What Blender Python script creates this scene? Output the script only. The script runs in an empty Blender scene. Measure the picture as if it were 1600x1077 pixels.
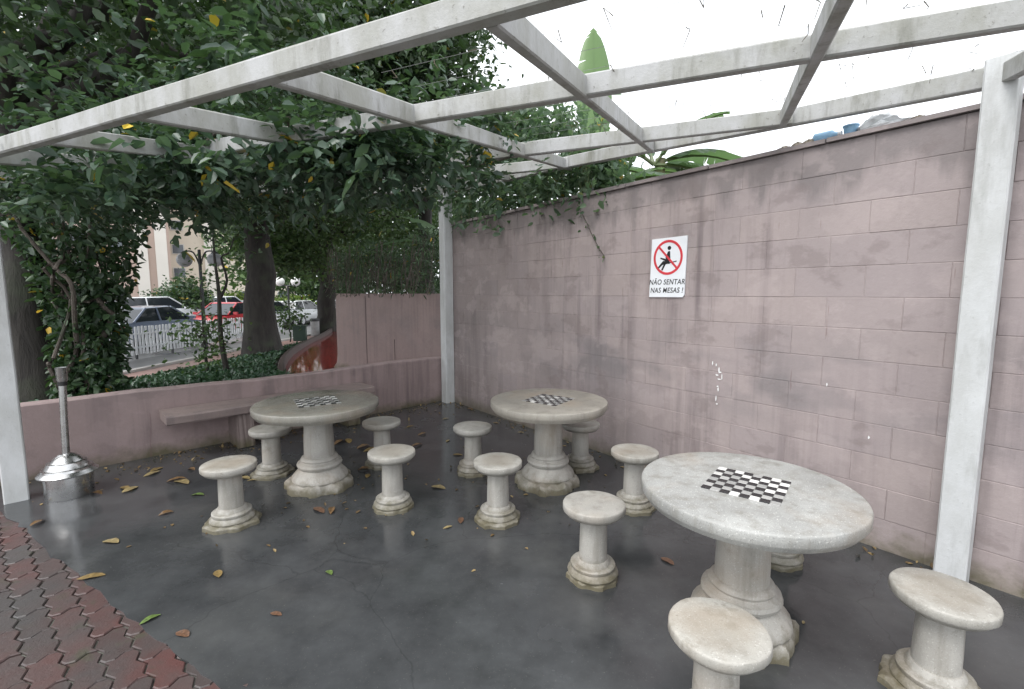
import bpy, bmesh, math, random
import numpy as np
R = math.radians
rnd = random.Random(7)
rng = np.random.default_rng(11)
S = bpy.context.scene
col = S.collection

# ------------------------------------------------------------------ camera, sky, sun, exposure
cam_d = bpy.data.cameras.new('camera'); cam = bpy.data.objects.new('camera', cam_d); col.objects.link(cam)
cam.location = (0, 0, 1.6); cam.rotation_euler = (R(90 - 6.16), 0, 0)
cam_d.sensor_width = 36; cam_d.lens = 737 / 1600 * 36; cam_d.clip_start = .02; cam_d.clip_end = 2000
S.camera = cam
W = bpy.data.worlds.new('World'); S.world = W; W.use_nodes = True
wn, wl = W.node_tree.nodes, W.node_tree.links
bg = wn['Background']
sky = wn.new('ShaderNodeTexSky'); sky.sky_type = 'NISHITA'; sky.sun_disc = False
sky.sun_elevation = R(56); sky.sun_rotation = R(228); sky.air_density = 1; sky.dust_density = 6; sky.ozone_density = 1
hs = wn.new('ShaderNodeHueSaturation'); hs.inputs['Saturation'].default_value = .10
mx = wn.new('ShaderNodeMix'); mx.data_type = 'RGBA'; mx.inputs[0].default_value = .75
mx.inputs[7].default_value = (7.6, 7.9, 8.3, 1)          # an even cloud deck over the clear sky
wl.new(sky.outputs[0], hs.inputs['Color']); wl.new(hs.outputs[0], mx.inputs[6]); wl.new(mx.outputs[2], bg.inputs['Color'])
bg.inputs['Strength'].default_value = .15
sun_d = bpy.data.lights.new('sun', 'SUN'); sun = bpy.data.objects.new('sun', sun_d); col.objects.link(sun)
sun_d.energy = 1.05; sun_d.angle = R(30); sun_d.color = (1, .97, .93)
sun.rotation_euler = (R(34), 0, R(-48)); sun.location = (0, 0, 30)
S.view_settings.view_transform = 'Standard'; S.view_settings.look = 'None'
S.view_settings.exposure = .9; S.view_settings.gamma = 1
S.render.engine = 'CYCLES'
S.cycles.use_denoising = True
S.cycles.max_bounces = 6; S.cycles.diffuse_bounces = 3; S.cycles.glossy_bounces = 3; S.cycles.transmission_bounces = 4
S.cycles.sample_clamp_indirect = 8

# ------------------------------------------------------------------ helpers
class NG:
    """a tiny wrapper that writes node graphs"""
    def __init__(s, name):
        s.m = bpy.data.materials.new(name); s.m.use_nodes = True
        s.t = s.m.node_tree; s.n = s.t.nodes; s.l = s.t.links
        s.b = s.n['Principled BSDF']; s.out = s.n['Material Output']
    def node(s, k, **kw):
        x = s.n.new(k)
        for a, v in kw.items(): setattr(x, a, v)
        return x
    def put(s, sock, v):
        if isinstance(v, bpy.types.NodeSocket): s.l.new(v, sock)
        elif isinstance(v, (tuple, list)) and len(v) == 3 and sock.type == 'RGBA': sock.default_value = (*v, 1)
        else: sock.default_value = v
    def pos(s): return s.node('ShaderNodeNewGeometry').outputs['Position']
    def obj(s): return s.node('ShaderNodeTexCoord').outputs['Object']
    def orand(s): return s.node('ShaderNodeObjectInfo').outputs['Random']
    def irand(s): return s.node('ShaderNodeNewGeometry').outputs['Random Per Island']
    def scale(s, vec, sc, loc=(0, 0, 0), rot=(0, 0, 0)):
        x = s.node('ShaderNodeMapping'); s.put(x.inputs[0], vec)
        x.inputs['Scale'].default_value = sc; x.inputs['Location'].default_value = loc; x.inputs['Rotation'].default_value = rot
        return x.outputs[0]
    def noise(s, vec, sc, det=3, rough=.55, dist=0):
        x = s.node('ShaderNodeTexNoise'); s.put(x.inputs['Vector'], vec)
        x.inputs['Scale'].default_value = sc; x.inputs['Detail'].default_value = det
        x.inputs['Roughness'].default_value = rough; x.inputs['Distortion'].default_value = dist
        return x.outputs[0]
    def node_warp(s, p, amt=.35):
        n = s.node('ShaderNodeTexNoise'); s.put(n.inputs['Vector'], p); n.inputs['Scale'].default_value = 2.2; n.inputs['Detail'].default_value = 5
        x = s.node('ShaderNodeVectorMath', operation='MULTIPLY_ADD'); s.l.new(n.outputs[1], x.inputs[0]); x.inputs[1].default_value = (amt, amt, 0); s.put(x.inputs[2], p); return x.outputs[0]
    def vor(s, vec, sc, feat='F1'):
        x = s.node('ShaderNodeTexVoronoi'); x.feature = feat; s.put(x.inputs['Vector'], vec); x.inputs['Scale'].default_value = sc
        return x.outputs[0]
    def ramp(s, f, stops):
        x = s.node('ShaderNodeValToRGB'); s.put(x.inputs[0], f); e = x.color_ramp.elements
        while len(e) < len(stops): e.new(.5)
        for k, (p, c) in zip(e, stops):
            k.position = p; k.color = (c, c, c, 1) if not isinstance(c, tuple) else (*c, 1)
        return x.outputs[0]
    def mix(s, f, a, b, mode='MIX'):
        x = s.node('ShaderNodeMix', data_type='RGBA', blend_type=mode)
        s.put(x.inputs[0], f); s.put(x.inputs[6], a); s.put(x.inputs[7], b); return x.outputs[2]
    def math(s, op, a, b=0., c=0.):
        x = s.node('ShaderNodeMath', operation=op); s.put(x.inputs[0], a); s.put(x.inputs[1], b); s.put(x.inputs[2], c); return x.outputs[0]
    def comp(s, vec, i):
        x = s.node('ShaderNodeSeparateXYZ'); s.put(x.inputs[0], vec); return x.outputs[i]
    def rng(s, v, a, b, c=0., d=1.):
        x = s.node('ShaderNodeMapRange'); s.put(x.inputs[0], v)
        for i, q in enumerate((a, b, c, d)): x.inputs[i + 1].default_value = q
        return x.outputs[0]
    def bump(s, h, st=.3, dist=.01):
        x = s.node('ShaderNodeBump'); s.put(x.inputs['Height'], h); x.inputs['Strength'].default_value = st
        x.inputs['Distance'].default_value = dist; s.l.new(x.outputs[0], s.b.inputs['Normal'])
    def done(s, color=None, rough=None, metal=None, spec=None):
        for k, v in (('Base Color', color), ('Roughness', rough), ('Metallic', metal), ('Specular IOR Level', spec)):
            if v is not None: s.put(s.b.inputs[k], v)
        return s.m

def plain(name, c, rough=.6, metal=0., var=.15, sc=8.):
    g = NG(name); n = g.noise(g.obj(), sc, 4)
    lo = tuple(x * (1 - var) for x in c); hi = tuple(min(1, x * (1 + var)) for x in c)
    return g.done(g.ramp(n, [(.3, lo), (.7, hi)]), g.rng(n, .2, .8, rough * .85, min(1, rough * 1.1)), metal)

class MB:
    """collects boxes, bars, tubes and turned shapes; build() links them as ONE mesh object"""
    def __init__(s): s.v = []; s.f = []; s.mi = []
    def add(s, vs, fs, mi=0):
        o = len(s.v); s.v += [tuple(p) for p in vs]; s.f += [tuple(i + o for i in q) for q in fs]; s.mi += [mi] * len(fs); return s
    def box(s, c, d, rz=0., mi=0):
        x, y, z = (k / 2 for k in d); ca, sa = math.cos(rz), math.sin(rz)
        vs = []
        for a, b, e in ((-x,-y,-z),(x,-y,-z),(x,y,-z),(-x,y,-z),(-x,-y,z),(x,-y,z),(x,y,z),(-x,y,z)):
            vs.append((c[0] + a*ca - b*sa, c[1] + a*sa + b*ca, c[2] + e))
        return s.add(vs, [(0,3,2,1),(4,5,6,7),(0,1,5,4),(1,2,6,5),(2,3,7,6),(3,0,4,7)], mi)
    def bar(s, p0, p1, w, h, mi=0, bev=.006):
        """a beam lying on the line p0-p1 (the line is the middle of its underside), chamfered, with a slightly wavy section"""
        p0, p1 = np.array(p0, float), np.array(p1, float); d = p1 - p0; L = np.linalg.norm(d); d /= L
        sd = np.cross(d, (0, 0, 1)); sd /= np.linalg.norm(sd); up = np.cross(sd, d)
        prof = [(-w/2+bev,0),(w/2-bev,0),(w/2,bev),(w/2,h-bev),(w/2-bev,h),(-w/2+bev,h),(-w/2,h-bev),(-w/2,bev)]
        n = max(2, int(L / .5)); vs = []
        for i in range(n + 1):
            q = p0 + d * L * i / n
            for a, b in prof:
                j = 0 if i in (0, n) else rnd.uniform(-.0015, .0015)
                vs.append(q + sd * (a + j) + up * (b + j))
        fs = [tuple(range(7, -1, -1)), tuple(n * 8 + k for k in range(8))]
        for i in range(n):
            for k in range(8):
                k2 = (k + 1) % 8; fs.append((i*8+k, i*8+k2, (i+1)*8+k2, (i+1)*8+k))
        return s.add(vs, fs, mi)
    def tube(s, pts, rad, n=8, mi=0, cap=True):
        pts = [np.array(p, float) for p in pts]
        if not hasattr(rad, '__len__'): rad = [rad] * len(pts)
        vs = []; ref = np.array((.31, .17, .93))
        for i, p in enumerate(pts):
            t = pts[min(i+1, len(pts)-1)] - pts[max(i-1, 0)]; t /= np.linalg.norm(t) + 1e-9
            a = np.cross(t, ref)
            if np.linalg.norm(a) < .15: a = np.cross(t, (1, 0, 0))
            a /= np.linalg.norm(a); b = np.cross(t, a)
            for k in range(n):
                th = 2 * math.pi * k / n; vs.append(p + rad[i] * (a * math.cos(th) + b * math.sin(th)))
        fs = [(i*n+k, i*n+(k+1) % n, (i+1)*n+(k+1) % n, (i+1)*n+k) for i in range(len(pts)-1) for k in range(n)]
        if cap: fs += [tuple(range(n-1, -1, -1)), tuple((len(pts)-1)*n + k for k in range(n))]
        return s.add(vs, fs, mi)
    def lathe(s, prof, n=24, c=(0, 0, 0), wob=None, mi=0, capb=True, capt=True):
        vs = []
        for j, (r, z) in enumerate(prof):
            for k in range(n):
                th = 2 * math.pi * k / n; q = r * (wob(j, th) if wob else 1); vs.append((c[0]+q*math.cos(th), c[1]+q*math.sin(th), c[2]+z))
        fs = [(j*n+k, j*n+(k+1) % n, (j+1)*n+(k+1) % n, (j+1)*n+k) for j in range(len(prof)-1) for k in range(n)]
        if capb: fs.append(tuple(range(n-1, -1, -1)))
        if capt: fs.append(tuple((len(prof)-1)*n + k for k in range(n)))
        return s.add(vs, fs, mi)
    def prism(s, poly, z0, z1, mi=0, inset=0.):
        n = len(poly); c = np.mean(np.array(poly, float), axis=0)
        top = [tuple(np.array(p) + (c - np.array(p)) / (np.linalg.norm(c - np.array(p)) + 1e-9) * inset) for p in poly] if inset else poly
        vs = [(p[0], p[1], z0) for p in poly] + [(p[0], p[1], z1 - inset) for p in poly] + ([(p[0], p[1], z1) for p in top] if inset else [])
        fs = [tuple(range(n-1, -1, -1)), tuple(((2 if inset else 1))*n + k for k in range(n))]
        for r_ in range(2 if inset else 1):
            fs += [(r_*n+k, r_*n+(k+1) % n, (r_+1)*n+(k+1) % n, (r_+1)*n+k) for k in range(n)]
        return s.add(vs, fs, mi)
    def mesh(s, name, mats, smooth=False):
        me = bpy.data.meshes.new(name); me.from_pydata(s.v, [], s.f)
        for m in (mats if isinstance(mats, (list, tuple)) else [mats]): me.materials.append(m)
        me.polygons.foreach_set('material_index', s.mi)
        if smooth: me.polygons.foreach_set('use_smooth', [True] * len(s.f))
        me.update(); return me
    def build(s, name, mats, parent=None, smooth=False, ang=40):
        o = link(name, s.mesh(name, mats, smooth), parent)
        if smooth: o.data.set_sharp_from_angle(angle=R(ang))
        return o

def link(name, me, parent=None, loc=None):
    o = bpy.data.objects.new(name, me); col.objects.link(o); o.parent = parent
    if loc is not None: o.location = loc
    return o
def tag(o, label=None, cat=None, group=None, kind=None):
    for k, v in (('label', label), ('category', cat), ('group', group), ('kind', kind)):
        if v: o[k] = v
    return o
def thing(name, label, cat, loc=(0, 0, 0), rz=0., group=None):
    o = bpy.data.objects.new(name, None); col.objects.link(o); o.empty_display_size = .1
    o.location = loc; o.rotation_euler = (0, 0, rz); return tag(o, label, cat, group)
def copy_tree(o, parent=None):
    c = o.copy(); col.objects.link(c); c.parent = parent
    for ch in o.children: copy_tree(ch, c)
    return c
def sheet(name, pts, mat, z=None, kind='structure', parent=None):
    me = bpy.data.meshes.new(name); me.from_pydata([(p[0], p[1], p[2] if z is None else z) for p in pts], [], [tuple(range(len(pts)))])
    me.materials.append(mat); return tag(link(name, me, parent), kind=kind)

# leaf templates: (side, along, up) with a fold along the midrib
HEART = (np.array([(0,0,0),(-.3,.06,.08),(-.37,.36,.07),(-.2,.72,.03),(0,1,-.12),(.3,.06,.08),(.37,.36,.07),(.2,.72,.03)]), [(0,4,3,2,1),(0,5,6,7,4)])
OVAL = (np.array([(0,0,0),(-.26,.3,.07),(-.2,.7,.03),(0,1,-.06),(.2,.7,.03),(.26,.3,.07)]), [(0,3,2,1),(0,5,4,3)])
LOBE = (np.array([(0,0,0),(-.34,-.06,.07),(-.5,.36,.02),(-.2,.48,.05),(0,1,-.12),(.34,-.06,.07),(.5,.36,.02),(.2,.48,.05)]), [(0,4,3,2,1),(0,5,6,7,4)])
LONG = (np.array([(0,0,0),(-.09,.25,.03),(-.09,.65,.0),(0,1,-.16),(.09,.65,.0),(.09,.25,.03)]), [(0,3,2,1),(0,5,4,3)])
def leaf_cloud(name, pts, size, mat, parent=None, shape=OVAL, droop=.35, flat=.5, seed=1, axis=None):
    g = np.random.default_rng(seed); N = len(pts); pts = np.asarray(pts, float)
    a = g.normal(size=(N, 3)); a[:, 2] = a[:, 2] * .6 - droop
    if axis is not None: a = a * .45 + axis
    a /= np.linalg.norm(a, axis=1)[:, None]
    up = g.normal(size=(N, 3)) * (1 - flat); up[:, 2] += flat * 1.4
    sd = np.cross(a, up); sd /= np.linalg.norm(sd, axis=1)[:, None] + 1e-9
    nr = np.cross(sd, a)
    sz = np.asarray(size) * g.uniform(.5, 1.4, N)
    t, fs = shape; k = len(t)
    curl = g.uniform(.4, 2.2, N)
    V = pts[:, None, :] + sz[:, None, None] * (t[None, :, 0, None] * sd[:, None, :] + t[None, :, 1, None] * a[:, None, :] + (t[None, :, 2] * curl[:, None])[..., None] * nr[:, None, :])
    V = V.reshape(-1, 3).astype(np.float32)
    me = bpy.data.meshes.new(name); nf = len(fs); L = len(fs[0])
    me.vertices.add(len(V)); me.vertices.foreach_set('co', V.ravel())
    idx = (np.arange(N)[:, None, None] * k + np.array(fs)[None]).astype(np.int32)
    me.loops.add(N * nf * L); me.loops.foreach_set('vertex_index', idx.ravel())
    me.polygons.add(N * nf); me.polygons.foreach_set('loop_start', np.arange(N * nf, dtype=np.int32) * L)
    me.materials.append(mat); me.update(calc_edges=True)
    return link(name, me, parent)

# ------------------------------------------------------------------ materials
def leaf_mat(name, dark, mid, light, rough=.42, trans=.3, yellow=0., obj=False):
    g = NG(name); r = g.orand() if obj else g.irand()
    st = [(0, dark), (.5, mid), (.9, light)] + ([(1 - yellow, light), (1 - yellow + .004, (.5, .33, .03))] if yellow else [(1, light)])
    c = g.ramp(r, st)
    tr = g.node('ShaderNodeBsdfTranslucent'); g.put(tr.inputs[0], g.mix(.5, c, (.10, .20, .03)))
    ms = g.node('ShaderNodeMixShader'); ms.inputs[0].default_value = trans
    g.done(c, rough); g.l.new(g.b.outputs[0], ms.inputs[1]); g.l.new(tr.outputs[0], ms.inputs[2]); g.l.new(ms.outputs[0], g.out.inputs[0])
    return g.m
M = {}
M['leaf_tree'] = leaf_mat('tree leaves', (.022, .042, .022), (.036, .068, .032), (.062, .105, .045), .45, .25, .006)
M['leaf_tree_light'] = leaf_mat('lighter tree leaves', (.035, .065, .025), (.06, .11, .04), (.10, .17, .055), .5, .3, .004)
M['leaf_vine'] = leaf_mat('vine leaves', (.026, .05, .034), (.046, .084, .056), (.085, .135, .09), .38, .28, .008)
M['leaf_net'] = leaf_mat('pale creeper leaves', (.09, .15, .10), (.13, .20, .13), (.2, .28, .18), .5, .55, .01)
M['leaf_shrub'] = leaf_mat('shrub leaves', (.025, .05, .026), (.04, .08, .04), (.075, .125, .06), .36, .25, .012)
M['leaf_lime'] = leaf_mat('yellow green leaves', (.10, .15, .03), (.15, .22, .04), (.22, .3, .06), .5, .35)
M['leaf_cover'] = leaf_mat('ground cover leaves', (.018, .045, .025), (.035, .08, .045), (.055, .115, .06), .4, .15)
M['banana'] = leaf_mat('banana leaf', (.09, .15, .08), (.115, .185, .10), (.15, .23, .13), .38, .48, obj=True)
M['vine_front'] = leaf_mat('lighter front vine leaves', (.05, .095, .065), (.075, .13, .09), (.11, .17, .12), .38, .35, obj=True)  # a lighter green for the single leaves on the front shoots
M['banana_light'] = leaf_mat('pale banana leaf', (.16, .26, .09), (.18, .29, .12), (.2, .32, .14), .4, .45, obj=True)  # a paler green for some of the banana leaves

def bark(name, a, b, sc=9):
    g = NG(name); v = g.scale(g.pos(), (1, 1, .25)); n = g.noise(v, sc, 6, .65, .4); m = g.noise(g.pos(), 2.2, 3)
    c = g.mix(g.rng(m, .5, .7), g.ramp(n, [(.3, a), (.7, b)]), (.04, .046, .03)); g.bump(n, .9, .03); return g.done(c, .85)
M['bark'] = bark('tree bark', (.012, .010, .009), (.042, .037, .032)); M['bark_pale'] = bark('pale vine bark', (.05, .04, .032), (.14, .118, .10), 22)
M['stem_green'] = plain('green stem', (.10, .13, .05), .5)
M['banana_stem'] = plain('banana stem', (.16, .15, .075), .6, 0, .35, 5)

# painted block wall: warm pink-mauve paint with water streaks, a dark band under the top and scuffs
def paint_wall(name, base, per_block=True, streak=1., top=2.56):
    g = NG(name); p = g.pos(); z = g.comp(p, 2)
    big = g.noise(p, .55, 3); c = g.mix(g.rng(big, .35, .7), base, tuple(x * y for x, y in zip(base, (1.12, 1.1, 1.08))))
    fine = g.noise(p, 30, 5, .7); c = g.mix(g.rng(fine, .3, .75, 0, .28), c, tuple(x * .78 for x in base))
    if per_block: c = g.mix(g.rng(g.orand(), 0, 1, 0, .34), c, tuple(x * y for x, y in zip(base, (.82, .84, .9))))
    st = g.noise(g.scale(p, (5.5, 5.5, .35)), 1.6, 5, .6); area = g.noise(g.scale(p, (1, 1, .6), (3, 1, 2)), .9, 3)
    k = g.math('MULTIPLY', g.rng(st, .46, .66), g.rng(area, .36, .6)); c = g.mix(g.math('MULTIPLY', k, .62 * streak), c, (.12, .095, .10))
    # wet band hanging from the top edge, with an uneven lower border
    dr = g.math('ADD', z, g.math('MULTIPLY', g.math('SUBTRACT', g.noise(g.scale(p, (3.2, 3.2, .8)), 1.6, 4, .6), .5), .75))
    c = g.mix(g.math('MULTIPLY', g.rng(dr, top - .30, top - .17), .6 * streak), c, (.15, .135, .135))
    # grey smudges at back height
    sm = g.noise(g.scale(p, (1.3, 1.3, 2.6), (5, 2, 0)), 1.2, 3)
    band = g.math('MULTIPLY', g.rng(z, .55, .9), g.rng(z, 1.45, 1.0)); c = g.mix(g.math('MULTIPLY', g.math('MULTIPLY', band, g.rng(sm, .46, .64)), .6 * streak), c, (.16, .15, .155))
    # damp and moss where the wall meets the floor
    ft = g.math('ADD', z, g.math('MULTIPLY', g.math('SUBTRACT', g.noise(p, 5, 5, .65), .5), .32)); c = g.mix(g.rng(ft, .14, .0, 0, .85), c, (.085, .08, .032))
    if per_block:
        grime_shade = g.math('ADD', g.comp(p, 0), g.math('MULTIPLY', g.math('SUBTRACT', g.noise(g.scale(p, (1, 1, .45)), 1.7, 4, .6), .5), 3.2)); c = g.mix(g.rng(grime_shade, 1.2, -.6, 0, .5), c, (.15, .125, .12))  # darker towards the corner: stains plus the canopy's shade put into the paint colour
    pat = g.noise(g.scale(p, (1, 1, 1.4), (2, 8, 1)), 2.4, 5, .62); c = g.mix(g.rng(pat, .54, .60, 0, .26 * streak), c, tuple(min(1, x * 1.32) for x in base)); c = g.mix(g.rng(pat, .42, .36, 0, .34 * streak), c, (.17, .135, .13))
    # thin runs and chips
    ch = g.noise(g.scale(p, (14, 14, 1.2)), 1.5, 4, .6); c = g.mix(g.rng(ch, .70, .74, 0, .45), c, (.16, .09, .085))
    g.bump(g.math('ADD', g.noise(p, 55, 4, .7), g.math('MULTIPLY', g.noise(p, 6, 3), 1.5)), .35, .006)
    return g.done(c, g.rng(fine, .2, .8, .55, .8))
PINK = (.352, .298, .291)
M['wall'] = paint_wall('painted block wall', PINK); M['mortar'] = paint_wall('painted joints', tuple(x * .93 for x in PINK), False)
M['plaster'] = paint_wall('painted plaster', (.30, .23, .225), False, .9, 30); M['wall_far'] = paint_wall('painted far wall', (.27, .205, .195), False, .6, 30)

def white_paint(name, base=(.40, .402, .402), dirt=1.):
    g = NG(name); p = g.pos(); n = g.noise(g.scale(p, (1, 1, .5)), 5, 5, .65); f = g.noise(p, 40, 4, .7); b = g.noise(g.scale(p, (6, 6, 1.2)), 1.6, 5, .65)
    c = g.mix(g.rng(n, .38, .62, 0, dirt * .8), base, (.26, .26, .225)); c = g.mix(g.rng(b, .53, .68, 0, dirt * .7), c, (.16, .16, .135))
    c = g.mix(g.rng(f, .62, .72, 0, dirt * .65), c, (.10, .095, .075)); g.bump(g.math('ADD', f, n), .4, .005); return g.done(c, .62)
M['white'] = white_paint('weathered white paint'); M['post'] = white_paint('white post paint', (.57, .582, .587), .35)

def concrete(name, base, moss=.6, speck=.5):
    g = NG(name); p = g.obj(); w = g.pos(); z = g.comp(w, 2)
    n = g.noise(w, 4, 5, .6); c = g.mix(g.rng(n, .3, .7), tuple(x * .8 for x in base), tuple(x * 1.14 for x in base))
    s1 = g.noise(p, 190, 3, .7); c = g.mix(g.rng(s1, .58, .68, 0, speck), c, tuple(x * .4 for x in base)); c = g.mix(g.rng(g.noise(p, 150, 2), .62, .7, 0, speck * .7), c, (.72, .71, .68))
    run = g.noise(g.scale(w, (9, 9, 1)), 1.5, 5, .65); c = g.mix(g.rng(run, .48, .68, 0, .5), c, (.17, .155, .125)); c = g.mix(g.rng(g.noise(w, 6, 6, .7), .58, .68, 0, .45), c, (.14, .13, .10))
    br = g.noise(w, 2.3, 3); c = g.mix(g.rng(br, .52, .7, 0, .3), c, (.36, .26, .17))
    zz = g.math('ADD', z, g.math('MULTIPLY', g.math('SUBTRACT', g.noise(w, 7, 6, .75), .5), .30)); c = g.mix(g.rng(zz, .12, .02, 0, moss), c, (.085, .072, .03))
    if 'seat' in name:
        rad = g.node('ShaderNodeVectorMath', operation='LENGTH'); g.put(rad.inputs[0], g.scale(p, (1, 1, 0)))
        edge_ = g.math('ADD', rad.outputs['Value'], g.math('MULTIPLY', g.math('SUBTRACT', g.noise(w, 8, 5, .65), .5), .16)); c = g.mix(g.rng(edge_, .15, .08, 0, .34), c, (.25, .205, .15))
        c = g.mix(g.rng(g.noise(w, 16, 4, .7), .62, .72, 0, .5), c, (.10, .085, .06))
    g.bump(g.math('ADD', g.math('MULTIPLY', s1, .4), g.noise(w, 26, 5, .7)), .5, .006)
    return g.done(c, g.rng(n, .3, .7, .38, .62))
M['conc'] = concrete('cast concrete', (.37, .355, .325), .8); M['conc_seat'] = concrete('worn seat concrete', (.38, .365, .33), .3, .6); M['terrazzo'] = concrete('granulated table edge', (.35, .35, .335), .2, .9)
M['top_wet'] = concrete('wet table top', (.25, .24, .21), .2, .5); M['top_tan'] = concrete('tan table top', (.33, .305, .265), .2, .45)
M['top_wet'].node_tree.nodes['Principled BSDF'].inputs['Roughness'].default_value = .2
for l in list(M['top_wet'].node_tree.nodes['Principled BSDF'].inputs['Roughness'].links): M['top_wet'].node_tree.links.remove(l)
def glaze(name, c):
    g = NG(name); n = g.noise(g.obj(), 60, 3); return g.done(g.mix(g.rng(g.orand(), 0, 1, 0, .5), c, tuple(x * .7 for x in c)), g.rng(n, .3, .7, .1, .35))
g = NG('white ceramic tile'); M['tile_white'] = g.done(g.ramp(g.orand(), [(0, (.30, .30, .29)), (.7, (.40, .395, .38)), (.74, (.66, .65, .62)), (1, (.74, .73, .70))]), .25); M['tile_black'] = glaze('black ceramic tile', (.018, .018, .02))

def wet_floor():
    g = NG('wet dark concrete'); p = g.pos()
    a = g.noise(p, .7, 4, .6); b = g.noise(p, 3.2, 5, .65); f = g.noise(p, 45, 5, .7); d = g.noise(g.scale(p, (1, 1, 1), (7, 3, 0)), 1.3, 5, .6)
    c = g.mix(g.rng(b, .3, .7), (.034, .0355, .0375), (.062, .065, .068)); c = g.mix(g.rng(d, .5, .75, 0, .5), c, (.10, .102, .10))
    c = g.mix(g.rng(f, .62, .75, 0, .35), c, (.10, .10, .095)); 
    wet = g.math('ADD', g.math('MULTIPLY', a, .7), g.math('MULTIPLY', b, .3))
    cr = g.vor(g.scale(g.node_warp(p), (1, 1, 1)), .55, 'DISTANCE_TO_EDGE'); c = g.mix(g.rng(cr, .003, .0, 0, .3), c, (.015, .015, .015)); c = g.mix(g.rng(g.noise(p, 120, 3), .66, .72, 0, .5), c, (.13, .125, .115))
    g.bump(g.math('ADD', g.math('MULTIPLY', f, .3), g.noise(p, 9, 3)), .14, .008)
    return g.done(c, g.rng(wet, .40, .60, .07, .30), None, .65)
M['floor'] = wet_floor()
def paver_mat():
    g = NG('wet red paver'); p = g.pos(); r = g.orand(); n = g.noise(p, 14, 5, .7); m = g.noise(p, 1.6, 4, .6)
    c = g.ramp(r, [(0, (.062, .048, .046)), (.35, (.078, .046, .043)), (.7, (.10, .044, .04)), (1, (.072, .062, .06))])
    c = g.mix(g.rng(m, .40, .6, 0, .85), c, (.06, .058, .057)); c = g.mix(g.rng(n, .5, .75, 0, .5), c, (.055, .045, .04)); c = g.mix(g.rng(g.noise(p, 7, 4), .58, .7, 0, .65), c, (.055, .058, .035))
    g.bump(g.noise(p, 60, 4, .7), .35, .006); return g.done(c, g.rng(n, .3, .7, .22, .5))
M['paver'] = paver_mat()
M['joint'] = plain('sandy moss joint', (.10, .10, .085), .55, 0, .5, 20)
def asphalt(name, c, rough=.6): 
    g = NG(name); p = g.pos(); n = g.noise(p, .5, 4, .6); f = g.noise(p, 25, 4, .7)
    q = g.mix(g.rng(n, .35, .65), tuple(x * .8 for x in c), tuple(x * 1.2 for x in c)); return g.done(g.mix(g.rng(f, .4, .7, 0, .3), q, tuple(x * .6 for x in c)), g.rng(n, .35, .65, rough * .5, rough))
M['ground'] = asphalt('earth and worn asphalt', (.12, .115, .105)); M['street'] = asphalt('wet street asphalt', (.16, .16, .16), .5); M['soil'] = asphalt('dark soil', (.03, .027, .02), .8)
M['kerb'] = asphalt('pale kerb concrete', (.5, .49, .47)); M['redpath'] = asphalt('wet red path', (.24, .035, .028), .09); M['brickpath'] = asphalt('pink brick path', (.34, .2, .175), .6)

# ------------------------------------------------------------------ the setting
U = np.array((-.907, .422)); V = np.array((.422, .907))          # pergola grid directions
sheet('ground', [(-400, -60, -.36), (400, -60, -.36), (400, 600, -.36), (-400, 600, -.36)], M['ground'])
def drape(name, outline_left, outline_right, z, mat):
    """a strip of ground between two rows of points, crowned very slightly"""
    v, f = [], []
    for (a, b) in zip(outline_left, outline_right):
        for t in (0, .33, .67, 1): v.append((a[0]+(b[0]-a[0])*t, a[1]+(b[1]-a[1])*t, z + (.012 if 0 < t < 1 else 0)))
    for i in range(len(outline_left)-1):
        for k in range(3): f.append((i*4+k, i*4+k+1, i*4+k+5, i*4+k+4))
    me = bpy.data.meshes.new(name); me.from_pydata(v, [], f); me.materials.append(mat); return tag(link(name, me), kind='structure')
drape('street', [(-60, y) for y in (4, 12, 20, 40, 70, 120)], [(-8.55, y) for y in (4, 12, 20, 40, 70, 120)], -.30, M['street'])
drape('pavement', [(-8.5, y) for y in (3, 6, 10, 14, 20, 30)], [(-7.2, y) for y in (3, 6, 10, 14, 20, 30)], -.16, M['brickpath'])
k = MB()
for i in range(14): k.box((-8.56, 3.5 + i * 2.0, -.22), (.16, 1.985, .24))
tag(k.build('kerb', M['kerb']), kind='structure')
# patio floor: edge against the pavers is a ragged line
edge = [(-4.6, 3.75), (-3.9, 3.42), (-3.45, 3.14), (-3.27, 3.03), (-2.8, 2.73), (-2.5, 2.56), (-2.24, 2.40), (-1.98, 2.22), (-1.75, 2.09), (-1.5, 1.95), (-1.33, 1.84), (-1.12, 1.72), (-.8, 1.5), (-.2, 1.1), (1.2, .1), (2.6, -.9)]
ragged = []
for a, b in zip(edge, edge[1:]):
    for t in (0, .34, .67): ragged.append((a[0]+(b[0]-a[0])*t + rnd.uniform(-.018, .018), a[1]+(b[1]-a[1])*t + rnd.uniform(-.018, .018)))
floor_poly = ragged + [(4.2, .5), (3.0, 2.0), (-.95, 7.1), (-1.15, 7.15)]
fl = MB().prism(floor_poly, -.12, .004); tag(fl.build('patio_floor', M['floor']), kind='structure')
pv = sheet('paving', [(-6, 3.5), (-6, -2), (3, -2), (2.2, -.6), (-.2, 1.2), (-1.3, 1.9), (-2.8, 2.8), (-4.4, 3.72)], M['joint'], -.012)
e1 = np.array((-.76, .65)); e2 = np.array((.65, .76)); PL, PW = .235, .113
def paver_outline():
    a = .013; zig = [(0, 0), (.125, a), (.375, -a), (.5, 0), (.625, a), (.875, -a), (1, 0)]; sh = [(0, 0), (.3, a), (.7, -a), (1, 0)]
    bot = [(t*PL, o) for t, o in zig]; right = [(PL + o, t*PW) for t, o in sh[1:]]
    top = [(t*PL, PW + o) for t, o in reversed(zig[:-1])]; left = [(o, t*PW) for t, o in reversed(sh[1:-1])]
    return [(x - PL/2, y - PW/2) for x, y in bot + right + top + left]
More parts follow.
